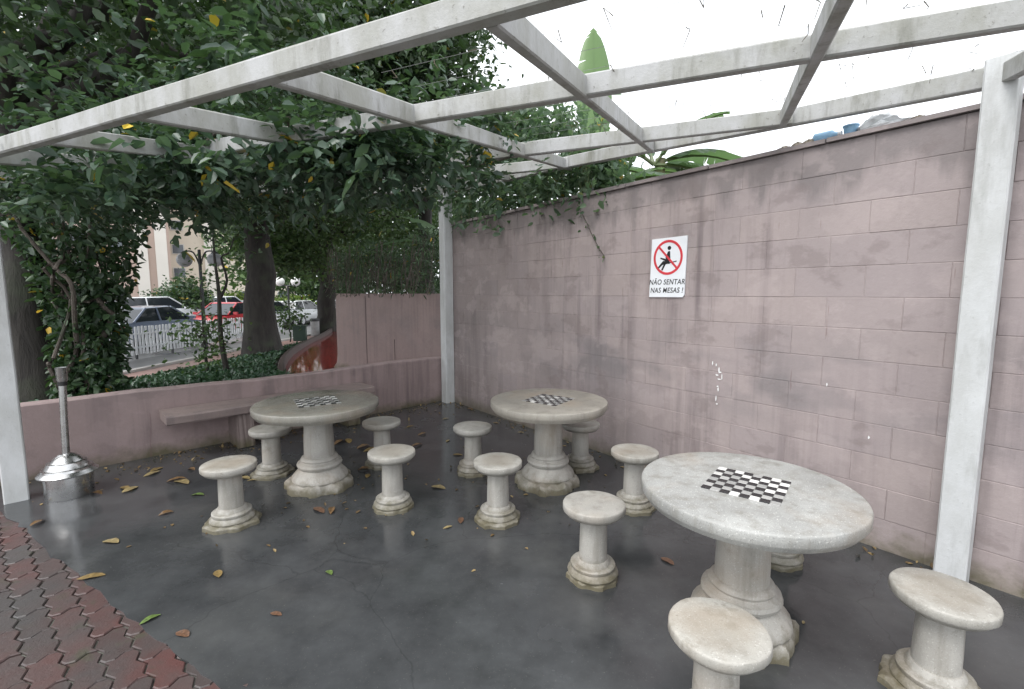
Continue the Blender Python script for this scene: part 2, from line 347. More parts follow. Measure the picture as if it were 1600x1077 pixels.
ol = np.array(paver_outline()) * np.array(((PL-.007)/PL, (PW-.007)/PW)); base = MB(); n = len(ol)
vs = [(x, y, -.03) for x, y in ol] + [(x, y, -.005) for x, y in ol] + [(x*.965, y*.93, 0) for x, y in ol]
fs = [(r_*n+i, r_*n+(i+1) % n, (r_+1)*n+(i+1) % n, (r_+1)*n+i) for r_ in (0, 1) for i in range(n)] + [tuple(2*n+i for i in range(n))]
pm = base.add(vs, fs).mesh('paver', M['paver'])
ang = math.atan2(e1[1], e1[0]); cnt = 0
def floor_side(p):       # >0 on the paver side
    for a, b in zip(edge, edge[1:]):
        if a[0] <= p[0] < b[0]:
            t = (p[0]-a[0])/(b[0]-a[0]); return a[1]+(b[1]-a[1])*t - p[1]
    return -1
cand = []
for j in range(-40, 60):
    for i in range(-10, 30):
        p = e1 * (i + (.5 if j % 2 else 0)) * PL + e2 * j * PW
        if floor_side(p) > -.13 and p[0] > -4.6 and p[1] > 1.35: cand.append((p[1], p))
cand.sort(key=lambda q: q[0] + abs(q[1][0]+2) * .3)
for _, p in cand[:295]:
    o = link('paver', pm, pv, (p[0], p[1], rnd.uniform(-.004, .003))); o.rotation_euler = (rnd.uniform(-.012, .012), rnd.uniform(-.012, .012), ang + rnd.uniform(-.012, .012))

# boundary wall of painted concrete blocks
WA = np.array((-.92, 6.95)); wd = np.array((.616, -.788)); wrz = math.atan2(wd[1], wd[0])
bw = thing('block_wall', 'tall pink painted concrete block wall along the right side of the patio', 'wall', (WA[0], WA[1], 0), wrz)
CH = .197
def block_mesh(L):
    b = MB(); x = L/2 - .0008; zt = CH/2 - .0011; c = .0026
    vs = [(-x, .0, -zt), (x, 0, -zt), (x, 0, zt), (-x, 0, zt)]
    fr = [(-x+c, -.003, -zt+c), (x-c, -.003, -zt+c), (x-c, -.003, zt-c), (-x+c, -.003, zt-c)]; bk = [(a, .15, q) for a, _, q in vs]
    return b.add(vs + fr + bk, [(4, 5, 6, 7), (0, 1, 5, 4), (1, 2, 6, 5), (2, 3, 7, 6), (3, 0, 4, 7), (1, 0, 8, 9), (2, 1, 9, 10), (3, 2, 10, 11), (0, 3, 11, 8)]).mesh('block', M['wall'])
bcache = {}
def lay(x0, x1, shift):
    for c in range(13):
        x = x0
        first = .2 if (c + shift) % 2 else .4
        while x < x1 - .03:
            L = min(first, x1 - x); first = .4
            if x1 - (x + L) < .08: L = x1 - x
            kk = round(L, 3)
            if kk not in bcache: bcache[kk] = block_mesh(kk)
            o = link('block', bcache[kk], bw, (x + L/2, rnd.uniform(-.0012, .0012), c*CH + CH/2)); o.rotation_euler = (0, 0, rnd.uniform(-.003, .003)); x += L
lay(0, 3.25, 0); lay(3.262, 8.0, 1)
MB().box((4.0, .0769, 1.28), (7.99, .155, 2.556)).build('mortar_core', M['mortar'], bw)
cp = MB()
for i in range(10): cp.box((.4 + i*.8, .07, 2.578 + rnd.uniform(-.004, .004)), (.79, .20, .026 + rnd.uniform(0, .008)))
cp.build('coping', M['mortar'], bw)
gp = plain('chalky white paint', (.8, .8, .8), .7); mk = MB()
def on_wall(t, z, off=.009): return (t, -off, z)
for (t, z, w, h) in [(4.10,1.05,.012,.03),(4.13,1.04,.01,.02),(4.155,1.0,.012,.05),(4.14,.96,.03,.012),(4.165,.985,.03,.01),(4.16,.93,.03,.01),(4.18,.95,.01,.04),(4.15,.87,.02,.012),(4.155,.85,.012,.03),(4.14,.77,.01,.04),(4.15,.73,.018,.01),(4.9,1.0,.008,.02),(5.15,.7,.01,.02)]:
    q = [(t + w*.5*math.cos(a)*rnd.uniform(.6, 1.2), -.012, z + h*.6*math.sin(a)*rnd.uniform(.6, 1.2)) for a in np.linspace(0, 2*math.pi, 8)[:-1]]
    mk.add(q, [tuple(range(7))])
tag(mk.build('paint_marks', gp, bw), 'flaking white chalky scribble')

# low plaster wall on the left
LW = np.array((-1.0, 6.98)); ld = np.array((-.715, -.699)); lrz = math.atan2(ld[1], ld[0])
lw = MB()
N_ = 24
def lowtop(t): return .655 + .012 * math.sin(t * 2.1) + .004 * math.sin(t * 9)
vs = []
for i in range(N_ + 1):
    t = 6.2 * i / N_
    for (y, z) in ((0, -.05), (0, lowtop(t) - .012), (-.012, lowtop(t)), (-.15, lowtop(t)), (-.16, lowtop(t) - .012), (-.16, -.3)): vs.append((t, y, z))
fs = [(i*6+q, i*6+q+1, i*6+q+7, i*6+q+6) for i in range(N_) for q in range(5)] + [(0, 1, 2, 3, 4, 5), tuple(N_*6+q for q in (5, 4, 3, 2, 1, 0))]
low = lw.add(vs, fs).build('low_wall', M['plaster']); low.location = (LW[0], LW[1], 0); low.rotation_euler = (0, 0, lrz)
tag(low, 'knee-high pink plaster wall between the patio and the garden bed', 'wall')
# bench carried by the low wall (local x runs left along the wall, local y towards the patio)
M['bench'] = paint_wall('stained bench render', (.22, .175, .165), False, 1., 30)
be = thing('bench', 'pink concrete bench with thick slab seat built against the low plaster wall', 'bench', (LW[0], LW[1], 0), lrz)
def rough_box(c, d, seed=0, amp=.006):
    g = random.Random(seed); b = MB(); nx = 8; x0 = c[0]-d[0]/2; vs = []; bv = .012
    prof = [(-d[1]/2, -d[2]/2), (d[1]/2-bv, -d[2]/2), (d[1]/2, -d[2]/2+bv), (d[1]/2, d[2]/2-bv), (d[1]/2-bv, d[2]/2), (-d[1]/2, d[2]/2)]
    for i in range(nx+1):
        for (y, z) in prof: vs.append((x0 + d[0]*i/nx, c[1]+y+g.uniform(-amp, amp)*(y > 0), c[2]+z+g.uniform(-amp, amp)*.5))
    fs = [(i*6+q, i*6+(q+1) % 6, (i+1)*6+(q+1) % 6, (i+1)*6+q) for i in range(nx) for q in range(6)] + [tuple(range(5, -1, -1)), tuple(nx*6+q for q in range(6))]
    return b.add(vs, fs)
rough_box((2.42, .206, .42), (2.1, .41, .085), 3).build('seat', M['bench'], be)
rough_box((2.80, .17, .1865), (.16, .335, .375), 4).build('support', M['bench'], be)
rough_box((1.62, .17, .1865), (.16, .335, .375), 5).build('support', M['bench'], be)

# the boundary wall's lower stretch beyond the corner, with a rounded end and a skirt
fw = thing('rounded_wall', 'lower pink wall with rounded end beside the red path beyond the corner post', 'wall', (-1.08, 7.16, 0), math.atan2(2.98, -2.72))
Lf = 3.95; b = MB(); prof = [(.13, -.3), (.11, -.05), (.02, .12), (0, .3), (0, 1.6)]; vs = []
outline = [(0, 0)] + [(x, 0) for x in np.linspace(.05, Lf, 12)] + [(Lf + .16*math.sin(a), -.16 + .16*math.cos(a)) for a in np.linspace(0, math.pi, 9)[1:]] + [(0, -.32)]
for (o_, z) in prof:
    for (x, y) in outline:
        dx = max(0, x - Lf); vs.append((x + (o_*1.2 if x > Lf - .3 else 0) * (dx/.16), y + (o_ if y > -.1 else -o_ if y < -.22 else 0), z))
n = len(outline); fs = [(j*n+i, (j)*n+i+1, (j+1)*n+i+1, (j+1)*n+i) for j in range(4) for i in range(n-1)] + [tuple(4*n+i for i in range(n))]
b.add(vs, [tuple(reversed(q)) for q in fs]).build('wall_body', M['wall_far'], fw, True, 50)
cr = MB(); cr.box((2.55, .0045, .85), (.014, .006, 1.4)).box((1.45, .0045, .62), (.01, .006, .36)); cr.build('joint_strip', plain('dark joint', (.11, .085, .08), .8), fw)

# red path and curved kerb wall
kl = [(-2.6, 6.1), (-3.78, 7.8), (-4.86, 10.0), (-5.6, 11.9), (-6.1, 13.6), (-6.6, 15.6), (-7.1, 18), (-8.2, 22)]; kr = [(-1.3, 7.6), (-2.4, 8.7), (-3.3, 9.7), (-3.4, 11.4), (-3.6, 13.6), (-4.2, 15.8), (-4.9, 18), (-6.2, 22)]
def smooth(pts, k=4):
    pts = [np.array(p, float) for p in pts]; out = []
    for i in range(len(pts)-1):
        p0, p1, p2, p3 = pts[max(i-1, 0)], pts[i], pts[i+1], pts[min(i+2, len(pts)-1)]
        for t in np.arange(k)/k: out.append(.5*((2*p1)+(-p0+p2)*t+(2*p0-5*p1+4*p2-p3)*t*t+(-p0+3*p1-3*p2+p3)*t**3))
    return out + [pts[-1]]
drape('path', smooth(kl), smooth(kr), .0, M['redpath'])
ks = smooth(kl); vs = []
for i, p in enumerate(ks):
    t = ks[min(i+1, len(ks)-1)] - ks[max(i-1, 0)]; t /= np.linalg.norm(t); nrm = np.array((t[1], -t[0])); zt = .26 - .12 * min(1, i/18)
    for (o_, z) in ((0, -.3), (0, zt-.02), (-.02, zt), (-.09, zt), (-.11, zt-.02), (-.11, -.3)): q = p + nrm*o_; vs.append((q[0], q[1], z))
fs = [(i*6+q, i*6+q+6, i*6+q+7, i*6+q+1) for i in range(len(ks)-1) for q in range(5)] + [(5, 4, 3, 2, 1, 0)]
M['kerb_brown'] = plain('dark brown render', (.06, .042, .038), .6)
kw = MB().add(vs, fs).build('kerb_wall', M['kerb_brown'], None, True, 35); tag(kw, 'low curving brown kerb wall between the red path and the garden bed', 'wall')

# garden bed: soil mound and ground cover
def bedz(p):
    s = float(np.dot(np.array(p) - LW, (-.70, .714))); d = max(0, min(1, (p[0] + 7.3) / 1.2))
    return (np.interp(s, [0, 1, 4, 8, 20], [.47, .44, .16, .03, .0])) * d - .14 * (1 - d)
def in_bed(p):
    s = float(np.dot(np.array(p) - LW, (-.70, .714)))
    if s < .17 or p[0] < -7.3 or p[1] > 24: return False
    xk = np.interp(p[1], [q[1] for q in kl], [q[0] for q in kl]) - .14
    return p[0] < xk - .08
gs = .25; vs, fs, ids = [], [], {}
for i in range(int(6.5/gs)):
    for j in range(int(22/gs)):
        c = (-7.3 + (i+.5)*gs, 2 + (j+.5)*gs)
        s = float(np.dot(np.array(c) - LW, (-.70, .714))); xk = np.interp(c[1], [q[1] for q in kl], [q[0] for q in kl])
        if s < .19 or c[0] > xk - .13: continue
        q = []
        for a, b_ in ((i, j), (i+1, j), (i+1, j+1), (i, j+1)):
            if (a, b_) not in ids:
                p = (-7.3 + a*gs, 2 + b_*gs); ids[(a, b_)] = len(vs); vs.append((p[0], p[1], bedz(p) + rnd.uniform(-.02, .02) - .03))
            q.append(ids[(a, b_)])
        fs.append(tuple(q))
tag(MB().add(vs, fs).build('garden_bed', M['soil'], None, True), kind='structure')
pts = []
while len(pts) < 26000:
    y = 2.5 + 19 * rng.random() ** 1.5; p = (-7.3 + 6.3*rng.random(), y)
    if in_bed(p): pts.append((p[0], p[1], bedz(p) + .07*rng.random()))
gc = leaf_cloud('ground_cover', pts, .075, M['leaf_cover'], None, OVAL, -.3, .6, 5)
tag(gc, 'dark green low ground cover filling the garden bed behind the low wall', 'ground cover', kind='stuff')

# ------------------------------------------------------------------ pergola
def pz(p, dz=0.): return 2.182 + .14 * float(np.dot(V, p[:2])) + dz
def uv(u, v, dz=0.):
    p = U*u + V*v; return (p[0], p[1], pz(p, dz))
pg = thing('pergola', 'weathered white pergola of crossing beams on posts over the patio', 'pergola')
def beam(a, b, w=.05, h=.1):
    MB().bar(a, b, w, h).build('beam', M['white'], pg)
beam(uv(5.05, 1.262), uv(-1.7, 1.25), .05, .084)
beam(uv(3.0, 2.0), uv(-1.75, 2.37), .05, .092)
beam(uv(3.4, 3.37), uv(-.30, 3.70))
P4a, P4b, PC = (2.95, 2.04), (.57, 4.74), (-.90, 6.86)
beam((*P4a, pz(P4a, .001)), (*P4b, pz(P4b, .001)), .06, .106)
beam((*P4b, pz(P4b, .003)), (*PC, pz(PC, .003)), .06, .104)
beam(uv(4.2, 4.2), uv(1.50, 4.54))
beam((*PC, pz(PC, -.002)), (-4.35, 3.82, pz((-4.35, 3.82), -.002)), .06, .11)
for u_, v1 in ((-1.17, 3.32), (-.25, 3.70), (.66, 4.20), (1.55, 4.72), (2.39, 5.1), (3.2, 4.6), (4.0, 3.9), (4.95, 2.7)):
    beam(uv(u_, 1.28 if u_ < 4.5 else 1.2, -.005), uv(u_, v1, -.005), .046, .096)
def post(x, y, w, d, rz, top, mat=M['post']):
    b = MB(); n_ = 10; vs = []; bv = .008
    sec = [(-w/2+bv,-d/2),(w/2-bv,-d/2),(w/2,-d/2+bv),(w/2,d/2-bv),(w/2-bv,d/2),(-w/2+bv,d/2),(-w/2,d/2-bv),(-w/2,-d/2+bv)]
    ca, sa = math.cos(rz), math.sin(rz)
    for i in range(n_+1):
        jx, jy = rnd.uniform(-.0015, .0015), rnd.uniform(-.0015, .0015)
        for a, c in sec: vs.append((x + a*ca - c*sa + jx, y + a*sa + c*ca + jy, -.02 + (top+.02)*i/n_))
    fs = [(i*8+q, i*8+(q+1) % 8, (i+1)*8+(q+1) % 8, (i+1)*8+q) for i in range(n_) for q in range(8)] + [tuple(range(7, -1, -1)), tuple(n_*8+q for q in range(8))]
    return b.add(vs, fs).build('post', mat, pg)
post(2.448, 2.478, .135, .13, wrz, pz((2.45, 2.48), .115))
post(-.945, 6.86, .15, .14, wrz, pz((-.94, 6.86), -.004))
post(-3.86, 3.53, .14, .14, lrz, pz((-3.86, 3.53), -.008))

# ------------------------------------------------------------------ concrete chess tables and stools
def ragged_octagon(r, seed, n=40):
    g = random.Random(seed); k = [g.uniform(.9, 1.05) for _ in range(8)]; out = []
    for i in range(n):
        th = 2*math.pi*i/n; q = th/(2*math.pi)*8; i0 = int(q) % 8; f = q - int(q)
        oct_r = (math.cos(math.pi/8)/math.cos(((th + math.pi/8) % (math.pi/4)) - math.pi/8))**1.5*(1 + .02*math.sin(13*th + seed))
        out.append(r*oct_r*(k[i0]*(1-f)+k[(i0+1) % 8]*f)*g.uniform(.955, 1.03))
    return out
def pedestal(t, seed, rb, rc0, rc1, zb, zt, mat, rings):
    """plinth (ragged octagon), turned base and slightly faceted column"""
    R0 = ragged_octagon(rb, seed); n = len(R0); g = random.Random(seed); b = MB(); vs = []
    zp = zb * .27; zj = [zp*(1 + g.uniform(-.18, .15)) for _ in range(n)]
    for i in range(n):
        th = 2*math.pi*i/n
        for rr, zz in ((R0[i]*1.01, -.004), (R0[i], zj[i]*.7), (R0[i]*.93, zj[i]), (rb*.55, zp*1.15)): vs.append((rr*math.cos(th), rr*math.sin(th), zz))
    fs = [(i*4+q, ((i+1) % n)*4+q, ((i+1) % n)*4+q+1, i*4+q+1) for i in range(n) for q in range(3)]
    b.add(vs, fs).build('plinth', mat, t, True, 38)
    fac = lambda j, th: 1 + .006*math.cos(8*th + seed) + .004*math.sin(3*th + seed*2)
    MB().lathe([(r_*1., zp*.9 + (zb - zp*.9)*q) for r_, q in rings], 28, wob=fac).build('base_moulding', mat, t, True, 32)
    flut = lambda j, th: 1 + .016*abs(math.cos(6*th))
    MB().lathe([(rc0, zb - .004), (rc0*.985, zb + (zt-zb)*.35), (rc1*1.0, zb + (zt-zb)*.8), (rc1*1.02, zt)], 36, wob=flut).build('column', mat, t, True, 30)
def slab_profile(r, z0, z1, bev):
    h_ = z1 - z0; return [(r*.5, z0), (r - .022, z0), (r - .006, z0 + h_*.3), (r, z0 + h_*.42), (r, z1 - bev), (r - bev*.3, z1 - bev*.3), (r - bev, z1), (r*.6, z1 + .001)]
def stool(name, label, p, seed, seat_mat='conc_seat', rz=0., hh=.43, r=.172):
    t = thing(name, label, 'stool', (p[0], p[1], .004), rz, 'concrete stools around the chess tables')
    pedestal(t, seed, .176 + .016*math.sin(seed*1.7), .077, .073, .118 + .012*math.sin(seed), hh - .058, M['conc'], [(.137, 0), (.142, .14), (.139, .24), (.126, .38), (.122, .44), (.125, .5), (.125, .64), (.118, .7), (.098, .72), (.094, .84), (.084, 1)])
    g = random.Random(seed); ph = g.uniform(0, 6)
    MB().lathe(slab_profile(r, hh - .06, hh, .008), 40, wob=lambda j, th: 1 + .010*math.sin(2*th + ph) + .006*math.sin(5*th + ph*2) + g.uniform(-.005, .005)).build('seat', M[seat_mat], t, True, 50)
    return t
def table(name, label, p, seed, rz, top_mat, r=.485, hh=.715):
    t = thing(name, label, 'table', (p[0], p[1], .004), rz, 'round concrete chess tables')
    pedestal(t, seed, .282 + .012*math.sin(seed*3), .118, .108, .27, hh - .08, M['conc'], [(.215, 0), (.222, .1), (.217, .2), (.195, .32), (.168, .46), (.158, .5), (.158, .54), (.172, .58), (.178, .66), (.172, .74), (.15, .78), (.143, .82), (.147, .88), (.139, .95), (.121, 1)])
    tp = MB().lathe(slab_profile(r, hh - .078, hh, .009), 72, wob=lambda j, th: 1 + .003*math.sin(5*th + seed)).build('top', M[top_mat], t, True, 50)
    for i in range(8):
        for j in range(8):
            o = link('tile', tile_me[(i + j) % 2], tp, ((i-3.5)*.0402, (j-3.5)*.0402, hh + .0005 + rnd.uniform(0, .0012))); o.rotation_euler = (rnd.uniform(-.012, .012), rnd.uniform(-.012, .012), rnd.uniform(-.02, .02))
    return t
def tile_mesh(m):
    b = MB(); a, c = .0192, .0175
    vs = [(x*a, y*a, -.004) for x, y in ((-1,-1),(1,-1),(1,1),(-1,1))] + [(x*a, y*a, .0022) for x, y in ((-1,-1),(1,-1),(1,1),(-1,1))] + [(x*c, y*c, .0036) for x, y in ((-1,-1),(1,-1),(1,1),(-1,1))]
    return b.add(vs, [(q*4+i, q*4+(i+1) % 4, (q+1)*4+(i+1) % 4, (q+1)*4+i) for q in (0, 1) for i in range(4)] + [(8, 9, 10, 11)]).mesh('tile', m)
tile_me = [tile_mesh(M['tile_black']), tile_mesh(M['tile_white'])]
table('chess_table', 'round concrete chess table with wet shiny top in front of the bench', (-1.60, 3.80), 3, .55, 'top_wet')
table('chess_table', 'round tan-topped concrete chess table against the middle of the pink block wall', (.305, 3.86), 5, .95, 'top_tan')
table('chess_table', 'large nearest concrete chess table with grainy grey edge, beside the right post', (1.085, 2.10), 8, -.66, 'terrazzo', .468)
for i, (lab, p, m, hh) in enumerate([
    ('concrete stool with mossy base in front of the wet-topped table, nearest the steel bin', (-1.955, 3.15), 'conc_seat', .435),
    ('grey concrete stool half hidden behind the left side of the wet-topped table', (-2.135, 4.06), 'conc', .42),
    ('concrete stool behind the right edge of the wet-topped table, its seat holding water', (-1.215, 4.29), 'conc', .42),
    ('tan-seated concrete stool at the right front of the wet-topped table', (-.895, 3.40), 'conc_seat', .435),
    ('concrete stool standing left of the tan-topped table, nearest the corner post', (-.35, 4.10), 'conc', .425),
    ('concrete stool with stained base in front of the tan-topped table', (-.10, 3.215), 'conc_seat', .43),
    ('concrete stool against the wall, half hidden behind the tan-topped table', (.63, 4.23), 'conc', .42),
    ('concrete stool by the wall with its seat tucked behind the nearest table', (.915, 3.41), 'conc_seat', .435),
    ('concrete stool with mossy ragged base left of the nearest table, in open floor', (.458, 2.525), 'conc', .435),
    ('concrete stool almost wholly hidden behind the nearest table, only its base showing', (1.60, 2.70), 'conc', .42),
    ('brown-stained concrete stool at the bottom edge, in front of the nearest table', (.727, 1.545), 'conc_seat', .43),
    ('concrete stool with a damp spot on its seat in front of the right post', (1.70, 1.745), 'conc_seat', .43)]):
    stool('stool', lab, p, 20 + i*3, m, rnd.uniform(0, 3), hh, .172 if i not in (10, 11) else .168)

# ------------------------------------------------------------------ steel standing ashtray bin
def steel():
    g = NG('brushed stainless steel'); p = g.obj(); n = g.noise(p, 20, 3); d = g.noise(p, 9, 4)
    return g.done(g.mix(g.rng(d, .5, .7, 0, .4), (.58, .58, .58), (.36, .35, .34)), g.rng(n, .3, .7, .2, .36), 1.)
M['steel'] = steel(); M['black'] = plain('black rubber', (.02, .02, .02), .6)
bn = thing('ashtray_bin', 'stainless steel bin with stepped lid and tall ashtray pipe by the left post', 'bin', (-3.53, 3.62, .004))
MB().lathe([(.148, 0), (.15, .01), (.15, .17), (.146, .175)], 40).build('body', M['steel'], bn, True, 30)
MB().lathe([(.152, .172), (.185, .182), (.187, .19), (.16, .215), (.156, .232), (.14, .236), (.125, .262), (.12, .278), (.105, .282), (.075, .315), (.045, .335), (.03, .34)], 40).build('lid', M['steel'], bn, True, 30)
MB().tube([(0, 0, .33), (.012, 0, .6), (.028, 0, .9)], [.024, .024, .024], 16).build('pipe', M['steel'], bn, True, 30)
MB().tube([(.028, 0, .885), (.0295, 0, .915)], .029, 18).build('collar', M['black'], bn, True, 30)
MB().lathe([(.028, .916), (.034, .93), (.036, 1.02), (.039, 1.025), (.035, 1.026), (.03, .95)], 22, (.03, 0, 0), capt=False).build('ashtray_cup', M['steel'], bn, True, 30)

# ------------------------------------------------------------------ sign on the wall
sg = thing('sign', 'white warning sign with red prohibition ring and black lettering on the pink wall', 'sign', (WA[0]+wd[0]*3.66, WA[1]+wd[1]*3.66, 1.82), wrz)
M['sign_white'] = plain('white sign panel', (.80, .82, .85), .35, 0, .04); M['sign_red'] = plain('red sign paint', (.62, .045, .06), .4, 0, .1); M['sign_black'] = plain('black sign paint', (.012, .012, .014), .45)
MB().prism([(-.172, -.25), (.15, -.25), (.162, -.238), (.172, .25), (-.165, .25)], 0, .006).mesh
def flat(name, polys, mat, y0, y1, parent=sg):
    b = MB()
    for poly in polys:
        n = len(poly); vs = [(x, -y0, z) for x, z in poly] + [(x, -y1, z) for x, z in poly]
        b.add(vs, [tuple(n+i for i in range(n))] + [(i, (i+1) % n, n+(i+1) % n, n+i) for i in range(n)])
    return b.build(name, mat, parent)
flat('panel', [[(-.176, -.25), (.150, -.25), (.166, -.232), (.176, .252), (-.163, .248)]], M['sign_white'], .006, .016)
def strip(pts, w):
    out = []
    for (a, b_) in zip(pts, pts[1:]):
        a, b_ = np.array(a), np.array(b_); d = (b_-a)/np.linalg.norm(b_-a); nn = np.array((-d[1], d[0]))*w/2; out.append([tuple(a-nn), tuple(b_-nn), tuple(b_+nn), tuple(a+nn)])
    return out
ring = [[(rr*math.cos(a)*.99, .085 + rr*math.sin(a)*1.03) for rr, a in ((.122, a0), (.122, a1), (.142, a1), (.142, a0))] for a0, a1 in zip(np.linspace(0, 2*math.pi, 49), np.linspace(0, 2*math.pi, 49)[1:])]
disc = lambda x, z, r_: [(x + r_*math.cos(a), z + r_*math.sin(a)) for a in np.linspace(0, 2*math.pi, 17)[:-1]]
flat('person_symbol', [disc(.012, .163, .017), [(.0, .135), (.02, .137), (.026, .05), (-.012, .052), (-.022, .085)], [(-.008, .07), (-.072, .088), (-.074, .077), (-.015, .052)], [(.018, .052), (-.045, .058), (-.10, .0), (-.085, -.006), (-.04, .034), (.02, .03)], [(-.03, .045), (-.062, -.02), (-.047, -.024), (-.016, .035)]] + strip([(-.05, .028), (.085, .05)], .008), M['sign_black'], .016, .0175)
flat('prohibition_ring', ring, M['sign_red'], .016, .0182)
flat('slash', strip([(-.092, .18), (.092, -.01)], .017), M['sign_red'], .016, .019)
def lettering(body, x, z, size):
    cu = bpy.data.curves.new('lettering', 'FONT'); cu.body = body; cu.size = size; cu.align_x = 'CENTER'; cu.extrude = .0006; cu.offset = .0006; cu.shear = .18; cu.space_character = 1.08
    tmp = bpy.data.objects.new('tmp', cu); col.objects.link(tmp); dg = bpy.context.evaluated_depsgraph_get(); me = bpy.data.meshes.new_from_object(tmp.evaluated_get(dg))
    bpy.data.objects.remove(tmp); me.materials.clear(); me.materials.append(M['sign_black'])
    o = link('lettering', me, sg, (x, -.0168, z)); o.rotation_euler = (R(90), 0, 0); o.scale = (.86, 1, 1)
lettering('NÃO SENTAR', -.006, -.142, .062); lettering('NAS MESAS !', -.006, -.212, .062)
for x, z in ((-.15, .23), (.155, .235), (-.16, -.235), (.14, -.235)): pass

# ------------------------------------------------------------------ plants
def clumps(c, rad, n, g, shell=.55):
    d = g.normal(size=(n, 3)); d /= np.linalg.norm(d, axis=1)[:, None]
    return np.array(c) + d * (shell + (1 - shell) * g.random((n, 1)) ** .6) * np.array(rad) * g.uniform(.75, 1.12, (n, 1))
def wiggle(p0, p1, n, amp, g):
    p0, p1 = np.array(p0, float), np.array(p1, float); out = [p0]
    for i in range(1, n): out.append(p0 + (p1-p0)*i/n + g.normal(size=3)*amp)
    return out + [p1]
def tree(name, label, base, fork, r0, c, rad, ncl, nl, size, mat, seed, sig=.5, nlimb=9, group=None, droop=.35, barkm='bark', cut=None):
    g = np.random.default_rng(seed); t = thing(name, label, 'tree', base, 0, group); B = np.array(base, float)
    f = np.array(fork, float) - B
    pts = wiggle((0, 0, -.05), f, 6, r0*.22, g); MB().tube([(0, 0, -.15)] + pts, [r0*1.75, r0*1.45, r0*1.12] + list(np.linspace(r0, r0*.72, 5)), 14).build('trunk', M[barkm], t, True, 60)
    cc = clumps(np.array(c) - B, rad, ncl, g)
    for k in range(nlimb):
        e = cc[k]; MB().tube(smooth([f - (0, 0, .25), f + (e - f)*.35 + g.normal(size=3)*.25 + (0, 0, .15), f + (e-f)*.7 + g.normal(size=3)*.25, e], 3), list(np.linspace(r0*.5, r0*.06, 10)), 7).build('limb', M[barkm], t, True, 60)
    per = g.multinomial(nl, g.dirichlet(np.ones(ncl)*2.2)); P = np.concatenate([cc[i] + g.normal(size=(m_, 3))*sig*np.array((1, 1, .62)) for i, m_ in enumerate(per)])
    if cut is not None: P = P[cut(P + B)]
    leaf_cloud('crown', P, size, M[mat], t, OVAL, droop, .35, seed); return t
tree('shade_tree', 'big tree with thick dark trunk in the garden bed behind the bench', (-6.55, 12.3, .02), (-6.35, 12.0, 4.0), .36, (-5.9, 11.2, 6.6), (5.2, 4.2, 3.4), 150, 52000, .16, 'leaf_tree', 31, .55, 12)
tree('shade_tree', 'mossy-trunked tree farther along the red path', (-8.05, 20.3, .0), (-7.9, 20.2, 4.2), .36, (-7.0, 19.0, 5.6), (4.8, 4.0, 3.4), 90, 26000, .19, 'leaf_tree_light', 32, .6, 10)
tree('shade_tree', 'tree trunk just behind the left post, half buried in vines', (-5.0, 4.9, .25), (-5.2, 5.1, 3.6), .2, (-4.6, 5.6, 5.2), (3.1, 2.7, 2.1), 80, 19000, .11, 'leaf_tree', 33, .46, 14)
tree('shade_tree', 'dark leafy tree rising behind the corner post beyond the wall', (-2.6, 14.2, -.3), (-2.5, 14.0, 4.2), .25, (-3.0, 13.0, 6.8), (2.8, 3.0, 2.6), 60, 10500, .17, 'leaf_tree', 34, .5, 10)
tree('shade_tree', 'far green tree behind the parked cars, right of the thick trunk', (-17, 40, -.3), (-17, 40, 4), .3, (-16.5, 39, 5.2), (7, 5, 4.2), 60, 12000, .4, 'leaf_tree_light', 35, .9, 6)
tree('shade_tree', 'far tree behind the path, seen between the mossy trunk and the rounded wall', (-6.5, 31, -.3), (-6.5, 31, 3), .3, (-6.2, 30, 4.4), (5.2, 4, 4.0), 60, 12000, .32, 'leaf_tree', 36, .8, 6)
tree('street_tree', 'dark tree overhanging the street at the far left edge', (-12.5, 11.0, -.3), (-12.4, 11, 3.4), .22, (-11.6, 11, 5.6), (3.4, 3.2, 2.6), 70, 17000, .17, 'leaf_tree', 37, .5, 8)

# saplings in the bed
def sapling(label, base, tips, nl, size, mat, seed, r0=.035, sig=.22):
    g = np.random.default_rng(seed); t = thing('sapling', label, 'sapling', base, 0); B = np.array(base, float); P = []
    for k, tp in enumerate(tips):
        tp = np.array(tp, float) - B; s0 = (0, 0, -.05) if k == 0 else np.array(tips[0], float)*0 + (np.array(tips[0], float) - B)*g.uniform(.35, .6)
        pts = smooth(wiggle(s0, tp, 4, .05, g), 3); MB().tube(pts, list(np.linspace(r0 if k == 0 else r0*.5, r0*.2, len(pts))), 7).build('stem', M['bark'], t, True)
        P.append(tp + g.normal(size=(nl//len(tips), 3))*sig)
    leaf_cloud('leaves', np.concatenate(P), size, M[mat], t, OVAL, .3, .4, seed); return t
sapling('thin forked dark sapling in the bed between the lamp and the thick trunk', (-4.95, 8.1, .25), [(-5.15, 8.3, 3.0), (-4.75, 8.2, 2.55)], 120, .1, 'leaf_tree', 41, .05)
sapling('bushy sapling with light green leaves in front of the picket fence', (-5.35, 8.2, .22), [(-5.45, 8.3, 1.75), (-5.2, 8.2, 1.0), (-5.6, 8.3, .95), (-5.35, 8.1, .7), (-5.05, 8.0, .75)], 620, .085, 'leaf_tree_light', 42, .03, .24)
sapling('small sapling beside the dark pot at the pavement edge', (-7.7, 16.3, -.02), [(-7.7, 16.3, 1.1), (-7.5, 16.2, .8), (-7.95, 16.3, .7)], 420, .12, 'leaf_tree_light', 43, .025, .24)

